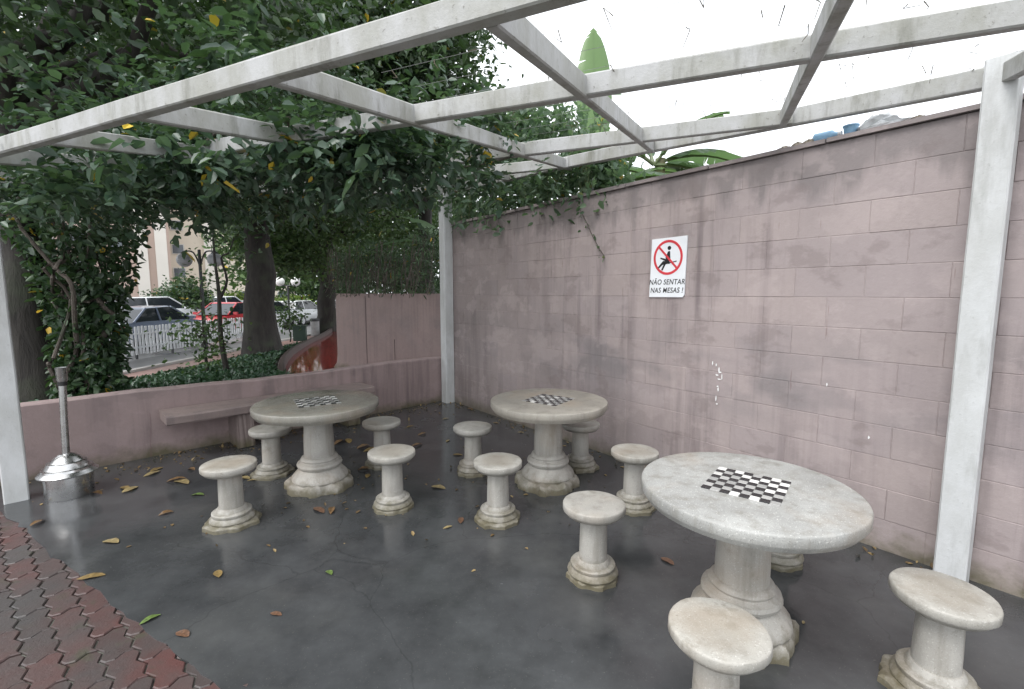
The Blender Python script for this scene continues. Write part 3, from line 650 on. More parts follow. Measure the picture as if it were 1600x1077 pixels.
# climbing shrub behind the low wall at left: twisted pale stems and leaves
sh = thing('climbing_shrub', 'dense dark climbing shrub with twisted pale stems behind the low wall at left', 'shrub', (-4.38, 4.72, .45)); g = np.random.default_rng(51)
for k in range(6):
    a = np.array((g.normal()*.08, g.normal()*.08, -.1)); b_ = np.array((g.uniform(-.15, .4), g.uniform(-.2, .5), g.uniform(1.7, 2.35)))
    pts = smooth(wiggle(a, b_, 7, .11, g), 3); MB().tube(pts, list(np.linspace(g.uniform(.018, .045), .012, len(pts))), 7).build('stem', M['bark_pale'], sh, True)
NS = 6200; z = g.random(NS)*2.5; rr = np.interp(z, [0, .5, 1.0, 1.6, 2.5], [.34, .34, .38, .52, .9]); th = g.random(NS)*2*math.pi; q = np.sqrt(g.random(NS))
P = np.stack([rr*q*np.cos(th) - .08*z, rr*q*np.sin(th)*.8 + .12*z + .1, z - .05 + g.normal(size=NS)*.05], 1)
leaf_cloud('foliage', P, .085, M['leaf_shrub'], sh, OVAL, .7, .45, 52)['kind'] = 'stuff'

# vine on the pergola
pvn = thing('pergola_vine', 'lush green vine sprawling over the left half of the pergola beams', 'vine', uv(3, 3.2)); O = np.array(pvn.location); g = np.random.default_rng(61)
for k in range(16):
    a = np.array(uv(g.uniform(2.2, 4.8), g.uniform(1.9, 3.4), .1)); b_ = np.array(uv(g.uniform(1.2, 4.2), g.uniform(2.9, 4.6), g.uniform(-.05, .25)))
    pts = smooth(wiggle(a - O, b_ - O, 5, .1, g), 3); MB().tube(pts, list(np.linspace(g.uniform(.008, .02), .005, len(pts))), 6).build('stem', M['bark_pale'], pvn, True)
cl = []
for k in range(225):
    u_ = g.uniform(1.5, 5.2); v_ = np.interp(u_, [1.5, 1.8, 2.1, 3, 5], [2.9, 2.6, 2.05, 1.85, 1.6]) + abs(g.normal())*np.interp(u_, [1.5, 2.4], [.25, .8])
    cl.append(uv(u_, min(v_, 5.3), g.choice([-.1, .0, .12, .3, .5], p=[.25, .28, .22, .16, .09]) + g.normal()*.06))
for k in range(26): cl.append(uv(g.uniform(1.75, 2.6), g.uniform(2.05, 2.5), g.uniform(-.08, .2)))
for k in range(40): cl.append(uv(g.uniform(3.3, 5.3), g.uniform(1.45, 2.5), g.uniform(-.18, .22)))
for k in range(18): cl.append(uv(g.uniform(2.4, 5.2), g.uniform(1.7, 3.0), g.uniform(.35, 1.3)))
cl = np.array(cl); P, AX, SZ = [], [], []
for c in cl:                                               # sprays: leaves in pairs along drooping shoots
    big = g.choice([.07, .085, .115], p=[.45, .4, .15])
    for r_ in range(5):
        d = g.normal(size=3); d[2] = d[2]*.5 - .45; d /= np.linalg.norm(d); L_ = g.uniform(.2, .48); s0 = c + g.normal(size=3)*np.array((.11, .11, .05)); sd_ = np.cross(d, (0, 0, 1)); sd_ /= np.linalg.norm(sd_) + 1e-6
        for i in range(5):
            for w_ in (-1, 1):
                P.append(s0 + d*L_*i/5 - (0, 0, .05*(i/5)**2) + g.normal(size=3)*.008); AX.append(d*.75 + sd_*w_*.85); SZ.append(big*(1 - .08*i))
P = np.array(P) - O
leaf_cloud('foliage', P, np.array(SZ), M['leaf_vine'], pvn, OVAL, .3, .62, 62, np.array(AX))['kind'] = 'stuff'
def single_leaf(name, mat, shape):
    t_, f_ = shape; b = MB(); b.add([tuple(x) for x in t_*np.array((1, 1, 1.6))], f_); return b.mesh(name, mat)
lm = single_leaf('leaf', M['vine_front'], OVAL); ly = single_leaf('leaf', plain('yellowed leaf', (.5, .36, .03), .5), OVAL); n = 0
for k in range(34):                                        # hanging shoots with single leaves
    u_ = g.uniform(1.6, 4.3); v_ = np.interp(u_, [1.3, 1.8, 2.1, 3, 5], [3.0, 2.3, 1.75, 1.55, 1.45]) + g.uniform(0, .6); p = np.array(uv(u_, v_, g.uniform(-.02, .16))) - O; d = np.array((g.normal()*.12, g.normal()*.12, -.36))
    m_ = g.integers(6, 10)
    for i in range(m_):
        q = p + d*i/m_*g.uniform(.4, .9) + g.normal(size=3)*.03; o = link('leaf', ly if g.random() < .03 else lm, pvn, q)
        s_ = g.uniform(.07, .13); o.scale = (s_*1.15, s_, s_); o.rotation_euler = (R(g.uniform(-75, -5)), R(g.uniform(-25, 25)), g.uniform(0, 6.28)); n += 1

# paler creeper over the wall top by the corner, hanging net of stems
cv = thing('wall_creeper', 'pale green creeper tumbling over the wall top right of the corner post', 'vine', (WA[0], WA[1], 2.5), wrz); g = np.random.default_rng(71)
cl = [(g.uniform(.05, 2.9), g.normal()*.14 + .14, 0) for _ in range(210)]
P = []
for (x, y, _) in cl:
    top = np.interp(x, [0, .8, 1.6, 2.3, 3.0], [1.2, 1.3, 1.3, 1.0, .35]); z = g.uniform(.02, 1)*top + (-.06 if g.random() < .2 else .05)
    P.append(np.array((x, y, z)) + g.normal(size=(36, 3))*np.array((.13, .09, .12)))
P = np.concatenate(P); P = P[(P[:, 2] > .09) | (P[:, 1] < -.03)]
leaf_cloud('foliage', P, .085, M['leaf_net'], cv, OVAL, .6, .4, 72)['kind'] = 'stuff'
sb = MB()
for k in range(60):
    x = g.uniform(.2, 2.9); sb.tube(wiggle((x, .05 + g.normal()*.05, g.uniform(.5, .95)), (x + g.normal()*.2, -.02 + g.normal()*.04, g.uniform(.02, .3)), 4, .03, g), .0035, 4)
sb.build('stems', M['stem_green'], cv)['kind'] = 'stuff'
td = MB(); pts = [(2.6, -.03, .0), (2.66, -.022, -.1), (2.74, -.02, -.22), (2.8, -.02, -.33), (2.9, -.02, -.47), (2.96, -.02, -.54)]; td.tube(pts, .004, 5).build('tendril', M['bark_pale'], cv)
leaf_cloud('tendril_leaves', np.array(pts)[np.arange(24) % 6] + g.normal(size=(24, 3))*.02*np.array((1, .2, 1)) - np.array((0, .01, 0)), .04, M['leaf_net'], cv, OVAL, .4, .3, 74)

# ivy curtain on top of the rounded wall
iv = thing('ivy_hedge', 'ragged grey-green ivy hedge growing on top of the rounded pink wall', 'hedge', (-1.08, 7.16, 1.6), math.atan2(2.98, -2.72)); g = np.random.default_rng(81)
n_ = 4600; x = g.random(n_)*4.15; P = np.stack([x, -.16 + g.normal(size=n_)*.16, -.04 + g.random(n_)**.8*(.95 + .15*np.sin(x*3))], 1)
leaf_cloud('foliage', P, .085, M['leaf_shrub'], iv, LONG, .8, .3, 82)['kind'] = 'stuff'
sb = MB()
for k in range(110):
    x = g.random()*4.1; sb.tube(wiggle((x, .04 + g.normal()*.08, g.uniform(.5, .95)), (x + g.normal()*.06, .07 + g.normal()*.05, g.uniform(-.08, .2)), 3, .02, g), .006, 4)
sb.build('stems', M['bark_pale'], iv)['kind'] = 'stuff'

# banana plants behind the wall
def banana_leaf(L, wid, arch, seed, tears=9):
    g = random.Random(seed); b = MB(); n = 26; vs, fs = [], []
    cuts = {}
    for side in (-1, 1): cuts[side] = set(g.sample(range(4, n-1), tears))
    def mid(t): return np.array((0, L*(math.sin(arch*t)/arch if arch > .01 else t), L*((1-math.cos(arch*t))/arch*-1 if arch > .01 else 0)))
    for side in (-1, 1):
        drs = [g.uniform(-.03, .03) if tears > 4 else 0 for _ in range(n+1)]
        for i in range(n):
            t0, t1 = .12 + .88*i/n, .12 + .88*(i+1)/n
            w0 = wid*math.sin(math.pi*min(1, (t0-.1)/.9))**.6*.5; w1 = wid*max(0, math.sin(math.pi*min(1, (t1-.1)/.9)))**.6*.5
            gap = .3 if i in cuts[side] else 0; dr, dr1 = drs[i], drs[i+1] + (g.uniform(-.04, .02) if gap else 0)
            a, c = mid(t0), mid(t1); o = len(vs); fold = .14
            vs += [a, c, (side*w1*.55, c[1]+.0, c[2]+w1*fold), (side*w0*.55, a[1], a[2]+w0*fold), (side*w1, c[1]-(c[1]-a[1])*gap + .05*w1, c[2]-w1*.15+dr1), (side*w0, a[1] + .05*w0, a[2]-w0*.15+dr)]
            fs += [(o, o+1, o+2, o+3), (o+3, o+2, o+4, o+5)] if side > 0 else [(o+3, o+2, o+1, o), (o+5, o+4, o+2, o+3)]
    b.add(vs, fs)
    return b, [mid(t) for t in np.linspace(0, .97, 9)]
def banana(label, base, h_, leaves, seed, mat='banana'):
    t = thing('banana_plant', label, 'banana plant', base, 0); g = np.random.default_rng(seed)
    pts = smooth(wiggle((0, 0, -.1), (g.normal()*.1, g.normal()*.1, h_), 3, .05, g), 3); MB().tube(pts, list(np.linspace(.13, .07, len(pts))), 12).build('stem', M['banana_stem'], t, True)
    for k, (az, pit, L, wd_, arch, lm_) in enumerate(leaves):
        b, ribs = banana_leaf(L, wd_, arch, seed*10 + k, 3 if lm_ == 'banana_light' and arch < .2 else 9); me_ = b.mesh('leaf', M[lm_], True); bm_ = bmesh.new(); bm_.from_mesh(me_); bmesh.ops.remove_doubles(bm_, verts=bm_.verts, dist=.0005); bm_.to_mesh(me_); bm_.free(); o = link('leaf', me_, t); o.location = (0, 0, h_ - .08); o.rotation_euler = (R(pit), 0, R(az))
        r_ = MB().tube([tuple(x + np.array((0, 0, -.012))) for x in ribs], list(np.linspace(.025, .006, 9)), 6).build('midrib', M['stem_green'], o, True)
# az: heading of the leaf (0 = away from the camera, 90 = to the left); pitch: 90 = straight up
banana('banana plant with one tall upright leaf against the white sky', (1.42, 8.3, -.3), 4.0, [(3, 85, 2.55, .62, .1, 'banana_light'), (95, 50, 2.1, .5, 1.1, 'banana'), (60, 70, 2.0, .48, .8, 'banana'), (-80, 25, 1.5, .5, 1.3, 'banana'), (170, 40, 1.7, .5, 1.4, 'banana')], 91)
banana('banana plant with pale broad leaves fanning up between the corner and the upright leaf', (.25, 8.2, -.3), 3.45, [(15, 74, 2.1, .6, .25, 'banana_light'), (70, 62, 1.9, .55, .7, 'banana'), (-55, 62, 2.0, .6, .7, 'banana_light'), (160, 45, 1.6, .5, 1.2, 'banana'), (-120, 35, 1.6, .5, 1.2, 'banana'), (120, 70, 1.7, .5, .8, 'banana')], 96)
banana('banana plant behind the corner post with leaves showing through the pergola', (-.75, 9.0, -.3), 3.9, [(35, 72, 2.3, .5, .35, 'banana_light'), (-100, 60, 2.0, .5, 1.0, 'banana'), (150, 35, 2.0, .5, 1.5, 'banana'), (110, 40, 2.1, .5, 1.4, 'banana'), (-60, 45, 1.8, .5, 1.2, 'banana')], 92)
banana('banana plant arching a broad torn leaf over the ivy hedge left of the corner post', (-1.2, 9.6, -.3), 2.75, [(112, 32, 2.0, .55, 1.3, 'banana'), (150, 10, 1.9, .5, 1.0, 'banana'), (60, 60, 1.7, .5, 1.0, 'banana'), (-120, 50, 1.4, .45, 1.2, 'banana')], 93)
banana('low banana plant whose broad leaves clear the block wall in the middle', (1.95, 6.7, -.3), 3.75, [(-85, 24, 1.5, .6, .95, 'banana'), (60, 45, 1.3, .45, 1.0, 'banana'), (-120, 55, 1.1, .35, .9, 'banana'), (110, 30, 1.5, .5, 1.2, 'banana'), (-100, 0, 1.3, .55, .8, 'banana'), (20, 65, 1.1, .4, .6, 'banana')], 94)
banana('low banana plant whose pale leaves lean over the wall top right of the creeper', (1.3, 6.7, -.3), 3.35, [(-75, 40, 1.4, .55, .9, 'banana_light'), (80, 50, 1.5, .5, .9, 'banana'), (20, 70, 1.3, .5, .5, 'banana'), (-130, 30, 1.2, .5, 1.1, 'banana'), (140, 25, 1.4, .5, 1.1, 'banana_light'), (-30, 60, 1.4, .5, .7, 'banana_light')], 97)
banana('banana plant just showing over the wall beside the right post', (4.3, 3.6, -.3), 2.5, [(65, 22, 1.2, .45, .9, 'banana'), (100, 35, 1.0, .4, 1.1, 'banana'), (-30, 40, 1.2, .4, 1.0, 'banana')], 95)

# ------------------------------------------------------------------ beyond the garden: fence, cars, lamps, buildings
M['fence'] = plain('white picket paint', (.72, .73, .75), .6); M['dark_metal'] = plain('dark metal', (.035, .037, .04), .5)
fe = thing('picket_fence', 'low white picket fence along the far side of the street', 'fence', (-10.9, 12.2, -.29))
pk = MB().prism([(-.012, -.035), (.012, -.035), (.012, .035), (-.012, .035)], .12, .94, inset=.012).mesh('picket', M['fence'])
for i in range(74): o = link('picket', pk, fe, (rnd.uniform(-.006, .006), i*.14, rnd.uniform(-.01, .01))); o.rotation_euler = (rnd.uniform(-.02, .02), 0, 0)
for z in (.32, .72): MB().box((-.03, 5.1, z), (.03, 10.3, .05)).build('rail', M['fence'], fe)
for i in range(8): MB().box((-.06, i*1.46, .3), (.05, .05, .62)).build('foot_post', M['dark_metal'], fe)

def car_paint(name, c): 
    g = NG(name); n = g.noise(g.obj(), 3, 3); g.b.inputs['Coat Weight'].default_value = .6; return g.done(g.mix(g.rng(n, .4, .7, 0, .2), c, tuple(x*.8 for x in c)), .3)
M['glass'] = NG('car glass').done((.02, .024, .03), .06); M['tyre'] = plain('tyre', (.015, .015, .016), .8); M['rim'] = plain('wheel rim', (.45, .46, .47), .35, .7)
M['lamp_red'] = plain('tail light', (.5, .02, .02), .25); M['lamp_clear'] = plain('head light', (.6, .62, .64), .15); M['trim'] = plain('black trim', (.02, .02, .022), .5)
def loft(sections):
    """rings of equal length, capped"""
    b = MB(); n = len(sections[0]); vs = [p for s_ in sections for p in s_]
    fs = [(j*n+k, j*n+(k+1) % n, (j+1)*n+(k+1) % n, (j+1)*n+k) for j in range(len(sections)-1) for k in range(n)]
    return b.add(vs, [tuple(reversed(q)) for q in fs] + [tuple(range(n)), tuple((len(sections)-1)*n + k for k in reversed(range(n)))])
def car(label, loc, rz, paint, kind='sedan'):
    """x runs forward; profile stations differ by body kind"""
    t = thing('parked_car', label, 'car', loc, rz, 'cars parked along the street')
    K = dict(sedan=(4.3, 1.7, [(-2.15,.72,.62),(-2.0,.92,.9),(-1.2,.95,1),(1.0,.92,1),(1.9,.8,.93),(2.15,.62,.66)], [(-1.75,.93,0),(-1.05,1.38,1),(.15,1.42,1),(1.1,.93,0)]),
             hatch=(3.9, 1.68, [(-1.95,.75,.7),(-1.85,.95,.95),(-1.0,.97,1),(.9,.93,1),(1.75,.8,.93),(1.95,.6,.66)], [(-1.88,.96,0),(-1.5,1.42,1),(.15,1.46,1),(1.1,.95,0)]),
             suv=(4.5, 1.82, [(-2.25,.85,.75),(-2.15,1.1,.97),(-1.0,1.1,1),(1.1,1.08,1),(2.05,.98,.95),(2.25,.7,.72)], [(-2.17,1.1,0),(-1.85,1.66,1),(.25,1.7,1),(1.15,1.08,0)]),
             pickup=(5.1, 1.82, [(-2.55,1.0,.9),(-2.5,1.08,.98),(-.6,1.08,1),(1.3,1.06,1),(2.35,.95,.95),(2.55,.7,.72)], [(-.65,1.07,0),(-.45,1.66,1),(.7,1.7,1),(1.5,1.06,0)]))[kind]
    L, Wd, st, cab = K; hw = Wd/2; zb = .22; secs = []
    for (x, zt, k_) in st:
        w_ = hw*k_; secs.append([(x, -w_*.9, zb), (x, w_*.9, zb), (x, w_, zb+.16), (x, w_*.985, zb+(zt-zb)*.72), (x, w_*.9, zt), (x, -w_*.9, zt), (x, -w_*.985, zb+(zt-zb)*.72), (x, -w_, zb+.16)])
    loft(secs).build('body', paint, t, True, 35)
    def ring(x, z, k_, inset): w_ = hw*(.84 if k_ == 0 else .68) - inset; return [(x, -w_, z), (x, w_, z)]
    g_, r_ = MB(), MB(); A = [ring(*q, 0.) for q in cab]; vs = [p for s_ in A for p in s_]
    base_z = min(cab[0][1], cab[-1][1]) - .05
    vs += [(cab[1][0], -hw*.84, base_z), (cab[1][0], hw*.84, base_z), (cab[2][0], -hw*.84, base_z), (cab[2][0], hw*.84, base_z)]
    g_.add(vs, [(0, 1, 3, 2), (4, 5, 7, 6), (2, 8, 0), (2, 4, 10, 8), (4, 6, 10), (1, 9, 3), (3, 9, 11, 5), (5, 11, 7)]).build('windows', M['glass'], t)
    (x1, z1, _), (x2, z2, _) = cab[1], cab[2]; w_ = hw*.69
    r_.add([(x1-.05, -w_, z1-.03), (x1-.05, w_, z1-.03), (x2+.08, w_, z2-.03), (x2+.08, -w_, z2-.03), (x1+.06, -w_*.88, z1+.03), (x1+.06, w_*.88, z1+.03), (x2-.05, w_*.88, z2+.03), (x2-.05, -w_*.88, z2+.03)],
           [(4, 7, 6, 5), (0, 3, 7, 4), (3, 2, 6, 7), (2, 1, 5, 6), (1, 0, 4, 5)]).build('roof', paint, t, True, 25)
    for s_ in (-1, 1):
        for (a, b_) in ((cab[0], cab[1]), (cab[2], cab[3])):
            MB().tube([(a[0], s_*hw*(.845 if a[2] == 0 else .69), a[1]), (b_[0], s_*hw*(.845 if b_[2] == 0 else .69), b_[1])], .035, 6).build('pillar', paint, t)
        MB().tube([((x1+x2)/2 - .1, s_*hw*.85, base_z+.05), ((x1+x2)/2 - .1, s_*hw*.69, (z1+z2)/2)], .032, 6).build('pillar', paint, t)
        MB().box((cab[3][0]-.25, s_*(hw+.07), cab[3][1]+.06), (.12, .16, .11)).build('mirror', paint, t)
        MB().box((-L/2+.045, s_*hw*.62, .74 if kind != 'pickup' else .85), (.14, .3, .17)).build('tail_light', M['lamp_red'], t)
        MB().box((L/2-.09, s_*hw*.6, .62), (.2, .32, .13)).build('headlight', M['lamp_clear'], t)
        for x in (-L*.31, L*.315):
            w = MB(); pts_ = [(x, s_*(hw-.2), .31), (x, s_*(hw+.005), .31)]; w.tube(pts_, .31, 20); o = w.build('wheel', M['tyre'], t, True, 40)
            MB().tube([(x, s_*(hw-.02), .31), (x, s_*(hw+.012), .31)], .2, 16).build('rim', M['rim'], o, True, 40)
    MB().box((-L/2-.01, 0, .5), (.06, .5, .13)).build('number_plate', M['rim'], t); MB().box((0, 0, .24), (L*.9, Wd*.94, .1)).build('sill', M['trim'], t)
P_ = {k_: car_paint(k_ + ' car paint', c) for k_, c in dict(blue=(.13, .16, .23), white=(.72, .74, .76), red=(.42, .02, .03), dark=(.04, .043, .05), silver=(.42, .44, .46)).items()}
car('slate blue sedan nearest behind the picket fence', (-13.2, 17.3, -.29), R(90), P_['blue'], 'sedan')
car('red hatchback behind the sapling, left of the thick trunk', (-13.4, 22.2, -.29), R(-90), P_['red'], 'hatch')
car('white sport utility vehicle parked behind the blue sedan', (-19.2, 25.6, -.29), R(68), P_['white'], 'suv')
car('white pickup truck parked beyond the blue sedan, right of the white sport utility vehicle', (-18.2, 29.3, -.29), R(70), P_['white'], 'pickup')
car('dark car partly hidden by the climbing shrub, far left of the parked cars', (-19.2, 21.5, -.29), R(70), P_['dark'], 'hatch')
car('silver sedan half hidden behind the red hatchback', (-18.0, 33.5, -.29), R(70), P_['silver'], 'sedan')
car('white hatchback with red tail lights seen right of the thick trunk', (-13.0, 29.0, -.29), R(85), P_['white'], 'hatch')
car('white sedan farthest along the street, left of the mossy trunk', (-13.0, 34.0, -.29), R(88), P_['white'], 'sedan')
car('silver hatchback just right of the thick trunk, nearest on that side', (-13.2, 25.6, -.29), R(86), P_['silver'], 'hatch')

M['globe_grey'] = plain('grey frosted globe', (.36, .37, .39), .3); M['globe_white'] = plain('white opal globe', (.85, .85, .83), .3)
lp = thing('street_lamp', 'double-armed street lamp with two grey hanging globes behind the bushy sapling', 'street lamp', (-8.95, 13.7, -.2))
MB().tube([(0, 0, 0), (0, 0, 1.2), (0, 0, 3.05)], [.06, .045, .04], 12).build('pole', M['dark_metal'], lp, True)
for s_ in (-1, 1):
    MB().tube(smooth([(0, 0, 2.55), (s_*.1, 0, 2.85), (s_*.22, 0, 3.0), (s_*.46, 0, 3.0)], 4), .022, 8).build('arm', M['dark_metal'], lp, True)
    gl = MB().lathe([(.06*0 + .2*math.sin(a), -.2*math.cos(a)) for a in np.linspace(.05, math.pi-.05, 12)], 20, (s_*.44, 0, 2.76)).build('globe', M['globe_grey'], lp, True, 60)
    MB().lathe([(.09, 0), (.1, .02), (.05, .07), (.02, .09)], 14, (s_*.44, 0, 2.93)).build('globe_cap', M['dark_metal'], gl, True)
l2 = thing('street_lamp', 'lamp post with two white ball globes between the two tree trunks', 'street lamp', (-11.6, 24.6, -.29))
MB().tube([(0, 0, 0), (0, 0, 2.3)], .05, 10).build('pole', M['dark_metal'], l2, True); MB().tube([(-.42, 0, 2.3), (.42, 0, 2.3)], .03, 8).build('arm', M['dark_metal'], l2, True)
for s_ in (-1, 1): MB().lathe([(.23*math.sin(a), -.23*math.cos(a)) for a in np.linspace(.05, math.pi-.05, 12)], 20, (s_*.40, 0, 2.5)).build('globe', M['globe_white'], l2, True, 60)
tb = thing('litter_bin', 'small grey litter bin with dark rim at the pavement edge before the mossy trunk', 'litter bin', (-8.2, 19.6, -.16))
MB().lathe([(.15, 0), (.17, .02), (.18, .6), (.18, .64)], 20).build('body', plain('grey bin', (.3, .3, .3), .5), tb, True, 40); MB().lathe([(.19, .62), (.2, .66), (.19, .72), (.14, .74)], 20).build('rim', M['dark_metal'], tb, True, 40)
fp = thing('flower_pot', 'dark green square pot standing in the bed beside the small sapling', 'pot', (-7.35, 16.3, -.02), .3)
MB().prism([(-.2, -.2), (.2, -.2), (.2, .2), (-.2, .2)], 0, .48, inset=.02).build('body', plain('dark green pot', (.025, .05, .035), .5), fp); MB().box((0, 0, .5), (.44, .44, .06)).build('rim', plain('pot rim', (.03, .06, .042), .5), fp)

def bush(label, loc, rad, nl, size, mat, seed):
    g = np.random.default_rng(seed); t = thing('bush', label, 'bush', loc, 0); cc = clumps((0, 0, rad[2]*.9), rad, 22, g, .5)
    for k in range(4): MB().tube(smooth([(0, 0, -.1), cc[k]*.5 + g.normal(size=3)*.05, cc[k]], 3), .03, 6).build('stem', M['bark'], t, True)
    P = np.concatenate([c + g.normal(size=(nl//22, 3))*np.array(rad)*.22 for c in cc]); leaf_cloud('leaves', P, size, M[mat], t, OVAL, .2, .4, seed)
bush('round clipped bush behind the street lamp with grey globes', (-18.6, 28.6-1.5, -.29), (1.1, 1.1, 1.35), 3200, .2, 'leaf_shrub', 101)
bush('yellow-green bush under the white ball globes', (-14.4, 31.5, -.29), (1.6, 1.0, .95), 2600, .2, 'leaf_lime', 102)
bush('low green hedge bush behind the red hatchback', (-21, 37, -.29), (3.2, 1.2, 1.0), 3200, .25, 'leaf_lime', 103)
bush('dark bush at the foot of the beige apartment tower', (-27.5, 38.5, -.29), (3.0, 1.5, 1.2), 3000, .25, 'leaf_shrub', 104)
bush('dark bush behind the far white sedan', (-13.5, 38, -.29), (4.2, 1.5, 1.8), 4200, .25, 'leaf_shrub', 105)

M['facade'] = plain('cream render', (.62, .55, .45), .85, 0, .06, .3); M['facade_pink'] = plain('salmon render', (.52, .40, .34), .85, 0, .06, .3); M['slab'] = plain('pale band', (.66, .62, .56), .85, 0, .05, .3)
M['pane'] = NG('window pane').done((.10, .115, .13), .15); M['frame'] = plain('window frame', (.5, .49, .46), .6)
def building(label, loc, rz, w, d, h_, wall, cols, bay, ribs=(), balc=()):
    t = thing('apartment_building', label, 'building', loc, rz); nfl = int(h_/2.9)
    MB().box((0, d/2, h_/2), (w, d, h_)).build('wall', M[wall], t)
    fm = MB().box((0, 0, 0), (1.3, .1, 1.25)).mesh('window', M['frame']); pm_ = MB().box((0, 0, 0), (1.1, .06, 1.05)).mesh('pane', M['pane'])
    for f_ in range(nfl):
        for x in cols:
            o = link('window', fm, t, (x, -.03, 1.6 + f_*2.9)); link('pane', pm_, o, (0, -.04, 0))
    for x in ribs: MB().box((x, -.22, h_/2), (1.1, .4, h_)).build('rib', M['slab'], t)
    for x in balc:
        for f_ in range(nfl):
            o = MB().box((x, -.5, .5 + f_*2.9), (2.6, 1.0, .95)).build('balcony', M[wall], t); MB().box((x, -.03, 1.75 + f_*2.9), (2.3, .08, 1.5)).build('window', M['pane'], t)
    MB().box((0, d/2, h_ + .25), (w + .3, d + .3, .5)).build('parapet', M['slab'], t)
building('tall cream apartment tower with small paired windows behind the parking', (-37.5, 62, -.3), R(30), 17, 14, 32, 'facade', (-6.5, -4.7, 2.2, 4.0, 6.8), 3, (-1.4,))
building('salmon apartment block with stacked balconies left of the cream tower', (-44.5, 52, -.3), R(36), 12, 12, 26, 'facade_pink', (-4.4, 1.2), 3, (3.4, 5.2), (-1.9,))
building('pale apartment block at the far left behind the overhanging tree', (-52, 38, -.3), R(52), 16, 12, 24, 'facade', (-6, -3, 0, 3, 6), 3, (-4.5,))

# ------------------------------------------------------------------ small things on and above the wall
def wallp(t, z, off=0.): return (WA[0] + wd[0]*t + .788*off, WA[1] + wd[1]*t + .616*off, z)
M['blue'] = plain('sky blue plastic', (.27, .47, .66), .4); M['sack'] = plain('white plastic sheet', (.66, .68, .69), .45, 0, .25, 14); M['rubble'] = plain('rubble', (.30, .26, .21), .9, 0, .4, 20)
bt = thing('plastic_bottle', 'pale blue plastic bottle lying on the wall top', 'bottle', wallp(4.76, 2.628, .07), wrz)
MB().tube([(-.07, 0, 0), (-.06, 0, 0), (.04, 0, 0), (.06, 0, 0), (.075, 0, 0)], [.02, .034, .034, .016, .014], 14).build('body', M['blue'], bt, True, 40); MB().tube([(.075, 0, 0), (.095, 0, 0)], .016, 12).build('cap', M['sack'], bt, True, 40)
tbn = thing('plastic_tub', 'small blue plastic tub standing on rubble on the wall top', 'tub', wallp(4.90, 2.598, .08), wrz)
MB().lathe([(.03, 0), (.034, .005), (.042, .065), (.04, .065), (.03, .01)], 16, capt=False).build('body', M['blue'], tbn, True, 40); MB().lathe([(.042, .058), (.046, .06), (.046, .067), (.042, .068)], 16).build('rim', M['blue'], tbn, True, 40)
def crumple(name, label, cat, p, d, mat, seed):
    g = np.random.default_rng(seed); b = MB(); n_, m_ = 14, 8; vs = []
    for j in range(m_+1):
        for i in range(n_):
            a = 2*math.pi*i/n_; e = math.pi*j/m_*.5; k_ = 1 + g.normal()*.16; vs.append((d[0]/2*math.cos(a)*math.cos(e)*k_, d[1]/2*math.sin(a)*math.cos(e)*k_, d[2]*math.sin(e)*(1+g.normal()*.12)))
    fs = [(j*n_+i, j*n_+(i+1) % n_, (j+1)*n_+(i+1) % n_, (j+1)*n_+i) for j in range(m_) for i in range(n_)] + [tuple(reversed(range(n_)))]
    o = b.add(vs, fs).build(name, mat); o.location = p; o.rotation_euler = (0, 0, wrz); return tag(o, label, cat)
crumple('plastic_sack', 'crumpled white plastic sheeting heaped on the wall top near the right post', 'sack', wallp(5.05, 2.598, .08), (.26, .16, .085), M['sack'], 5)
for i, (t_, lab) in enumerate(((4.52, 'leftmost broken lump of rubble on the wall top'), (4.60, 'brown lump of rubble on the wall top, second from the left'), (4.67, 'lump of rubble on the wall top touching the blue bottle'), (5.24, 'small lump of rubble on the wall top right of the plastic sheeting'))):
    crumple('rubble', lab, 'rubble', wallp(t_, 2.598, .05), (rnd.uniform(.06, .09), .07, rnd.uniform(.02, .035)), M['rubble'], 20 + i)
pp = thing('pipe', 'thin grey metal pipe standing on the wall top among the creeper', 'pipe', wallp(2.72, 2.59, .06)); MB().tube([(0, 0, 0), (.006, 0, .5)], .016, 10).build('tube', M['rim'], pp, True); MB().tube([(0, 0, .0), (0, 0, .012)], .035, 12).build('flange', M['rim'], pp, True)
# dry tendrils caught on thin wires strung over the open bays
wr = thing('wire_net', 'thin wires with dry tendrils strung over the open right half of the pergola', 'wires', uv(0, 2.5, .12)); O2 = np.array(wr.location); g = np.random.default_rng(121)
wm = plain('thin wire', (.3, .3, .3), .5, .5); tm = plain('dry tendril', (.09, .075, .05), .8); dry = MB()
for k_ in range(9):
    v_ = 1.45 + k_*.24; a, b_ = np.array(uv(1.4, v_, .118)) - O2, np.array(uv(-1.6, v_ + .02, .118)) - O2; MB().tube([a, (a+b_)/2 - (0, 0, .01), b_], .0011, 4).build('wire', wm, wr)
    for i in range(9):
        q = a + (b_-a)*g.random(); dry.tube([q, q + g.normal(size=3)*.018 - (0, 0, .012), q + g.normal(size=3)*.02 - (0, 0, .04)], [.0022, .002, .0012], 4)
dry.build('tendrils', tm, wr)['kind'] = 'stuff'

